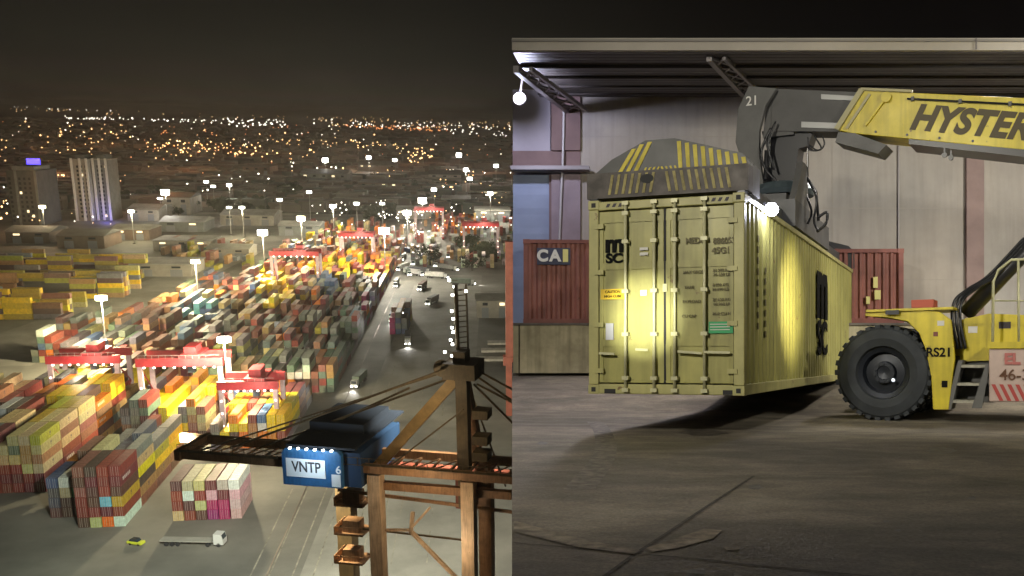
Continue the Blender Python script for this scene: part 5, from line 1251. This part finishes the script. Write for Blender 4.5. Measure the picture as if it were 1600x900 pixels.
for k in range(4): x = 1.08 + k * .07; b.prism([(x, .345, zT + .43), (x + .03, .345, zT + .43), (x, .345, zT + .50), (x - .03, .345, zT + .50)], (0, -.006, 0))
hz1 = contM('hazard_stripe', b, yst)
b = MB(); ysd = mat('hazard_faded', (.36, .30, .10), .6, noise=.45, nscale=7)
for k in range(7): x = .30 + k * .11; b.prism([(x, .045, zT + .06), (x + .045, .045, zT + .06), (x + .10, .045, zT + .36), (x + .055, .045, zT + .36)], (0, -.006, 0))
for k in range(9): x = 1.22 + k * .115; b.prism([(x + .05, .045, zT + .06), (x + .095, .045, zT + .06), (x + .04, .045, zT + .36), (x - .005, .045, zT + .36)], (0, -.006, 0))
contM('hazard_stripe', b, ysd)
b = MB(); b.prism([(.93 + .11 * math.cos(a) * (1 if abs(math.cos(a)) < .8 else 1), .05, zT + .27 + .07 * math.sin(a)) for a in [k * math.tau / 12 for k in range(12)]], (0, -.014, 0)); contM('beam_opening', b, dark)
for y0_, y1_ in ((L - .9, L - .05),):
    b = MB(); b.prism([(x, y0_, z - .0) for x, z in tpz], (0, .5, 0)); contM('spreader_end_beam', b, spy)
b = MB(); b.box(.35, .75, .85, L - .9, zT + .05, zT + .42); contM('telescopic_beam', b, spy)
b = MB(); b.box(W - .75, W - .35, .85, L - .9, zT + .05, zT + .42); contM('telescopic_beam', b, spy)
b = MB(); b.box(.1, W - .1, L/2 - 2.2, L/2 + 2.2, zT + .1, zT + .62); b.box(.5, W - .5, L/2 - 1, L/2 + 1, zT + .62, zT + .95); contM('spreader_body', b, spy)
b = MB(); b.prism([(W - .1, L/2 - 2.2, zT + .62), (W - .1, L/2 - .6, zT + .62), (W - .1, L/2 - .9, zT + 1.5), (W - .1, L/2 - 1.3, zT + 1.5)], (-.12, 0, 0)); contM('mast_gusset', b, gry2)
for x in (.0, W - .12):
    for y in (.06, L - .3):
        b = MB(); b.box(x, x + .12, y, y + .2, H + .002, H + .1); contM('twistlock', b, blackm)
# work lamp on the spreader side
lpx = hit(1205, 328, FR, 0, W + .05); 
b = MB(); b.lathe([(.001, -.02), (.09, -.01), (.11, .05), (.09, .12), (.05, .15)], 16, Matrix.Translation(lpx) @ Matrix.Rotation(-math.pi/2 + .3, 4, 'Z')); wl = contM('work_lamp', b, mat('work_lamp_glow', (1, 1, 1), .3, emit=(.85, .85, 1), es=60))
b = MB(); b.beam(Vector((W - .1, lpx.y + .12, H + .12)), lpx + Vector((0, .12, 0)), .05, .05); contM('lamp_bracket', b, blackm)
light('work_lamp_light', 'POINT', FR, lpx + Vector((.12, -.28, 0)), 45, (.8, .82, 1), .1)
# hub glint: painted highlight, a small glowing disc on the rim
p = Vector(S(1395, 594, 1.7)); b = MB(); b.lathe([(.001, .02), (.03, .015), (.035, 0)], 12, Matrix.Translation((p.x, 1.66, p.z)) @ Matrix.Rotation(math.pi/2, 4, 'Z')); b.obj('hub_glint', mat('glint_glow', (.9, .9, .9), .1, emit=(.8, .9, 1), es=.9), rs)

# ------------------------------------------------------------------ terrace lighting
light('door_torch', 'SPOT', TERR, (-1.8, 4.0, .2), 12000, (1, 1, .78), .05, tp(1005, 492, 14.4), 8.2, 1.0)
light('side_headlamp', 'SPOT', TERR, tp(1452, 452, 15.6), 750, (1, .9, .5), .08, Vector(tp(1256, 470, 17.2)), 54, 1.0)
light('yard_flood', 'SPOT', TERR, (-9, -3, 8), 9500, (1, .94, .80), .5, (2.8, 18, .6), 56, .9)
light('roof_and_fill_flood', 'SPOT', TERR, (15, 14, 6.6), 7500, (1, .96, .88), .5, (10.5, 28, .2), 85, .9)
light('roof_and_fill_flood', 'SPOT', TERR, (8, 21.3, 6.7), 1200, (1, .93, .85), .4, (5, 16, -1.1), 120, .6)
light('roof_and_fill_flood', 'SPOT', TERR, (-.5, 22.4, 6.0), 1500, (.95, .88, .92), .3, (-.5, 19.5, -1), 110, .7)  # fill added to brighten the ground at the left by the dock
light('machine_flood', 'SPOT', TERR, (11, 6, 7), 3000, (1, .95, .82), .4, (6, 18, 2.2), 60, .7)

# ================================================================== haze: one closed box round camera and scene
hzm = bpy.data.materials.new('night_haze'); hzm.use_nodes = True; t_ = hzm.node_tree; t_.nodes.clear()
o_ = t_.nodes.new('ShaderNodeOutputMaterial'); v_ = t_.nodes.new('ShaderNodeVolumePrincipled')
v_.inputs['Color'].default_value = (.93, .9, .82, 1); v_.inputs['Density'].default_value = 0.9e-4; v_.inputs['Anisotropy'].default_value = .5
t_.links.new(v_.outputs[0], o_.inputs['Volume'])
b = MB(); b.box(-27000, 27000, -3200, 27000, -60, 150)
tag(b.obj('haze', hzm, frame=YARD), 'thin pale night haze lying over the port and town', None, kind='stuff')
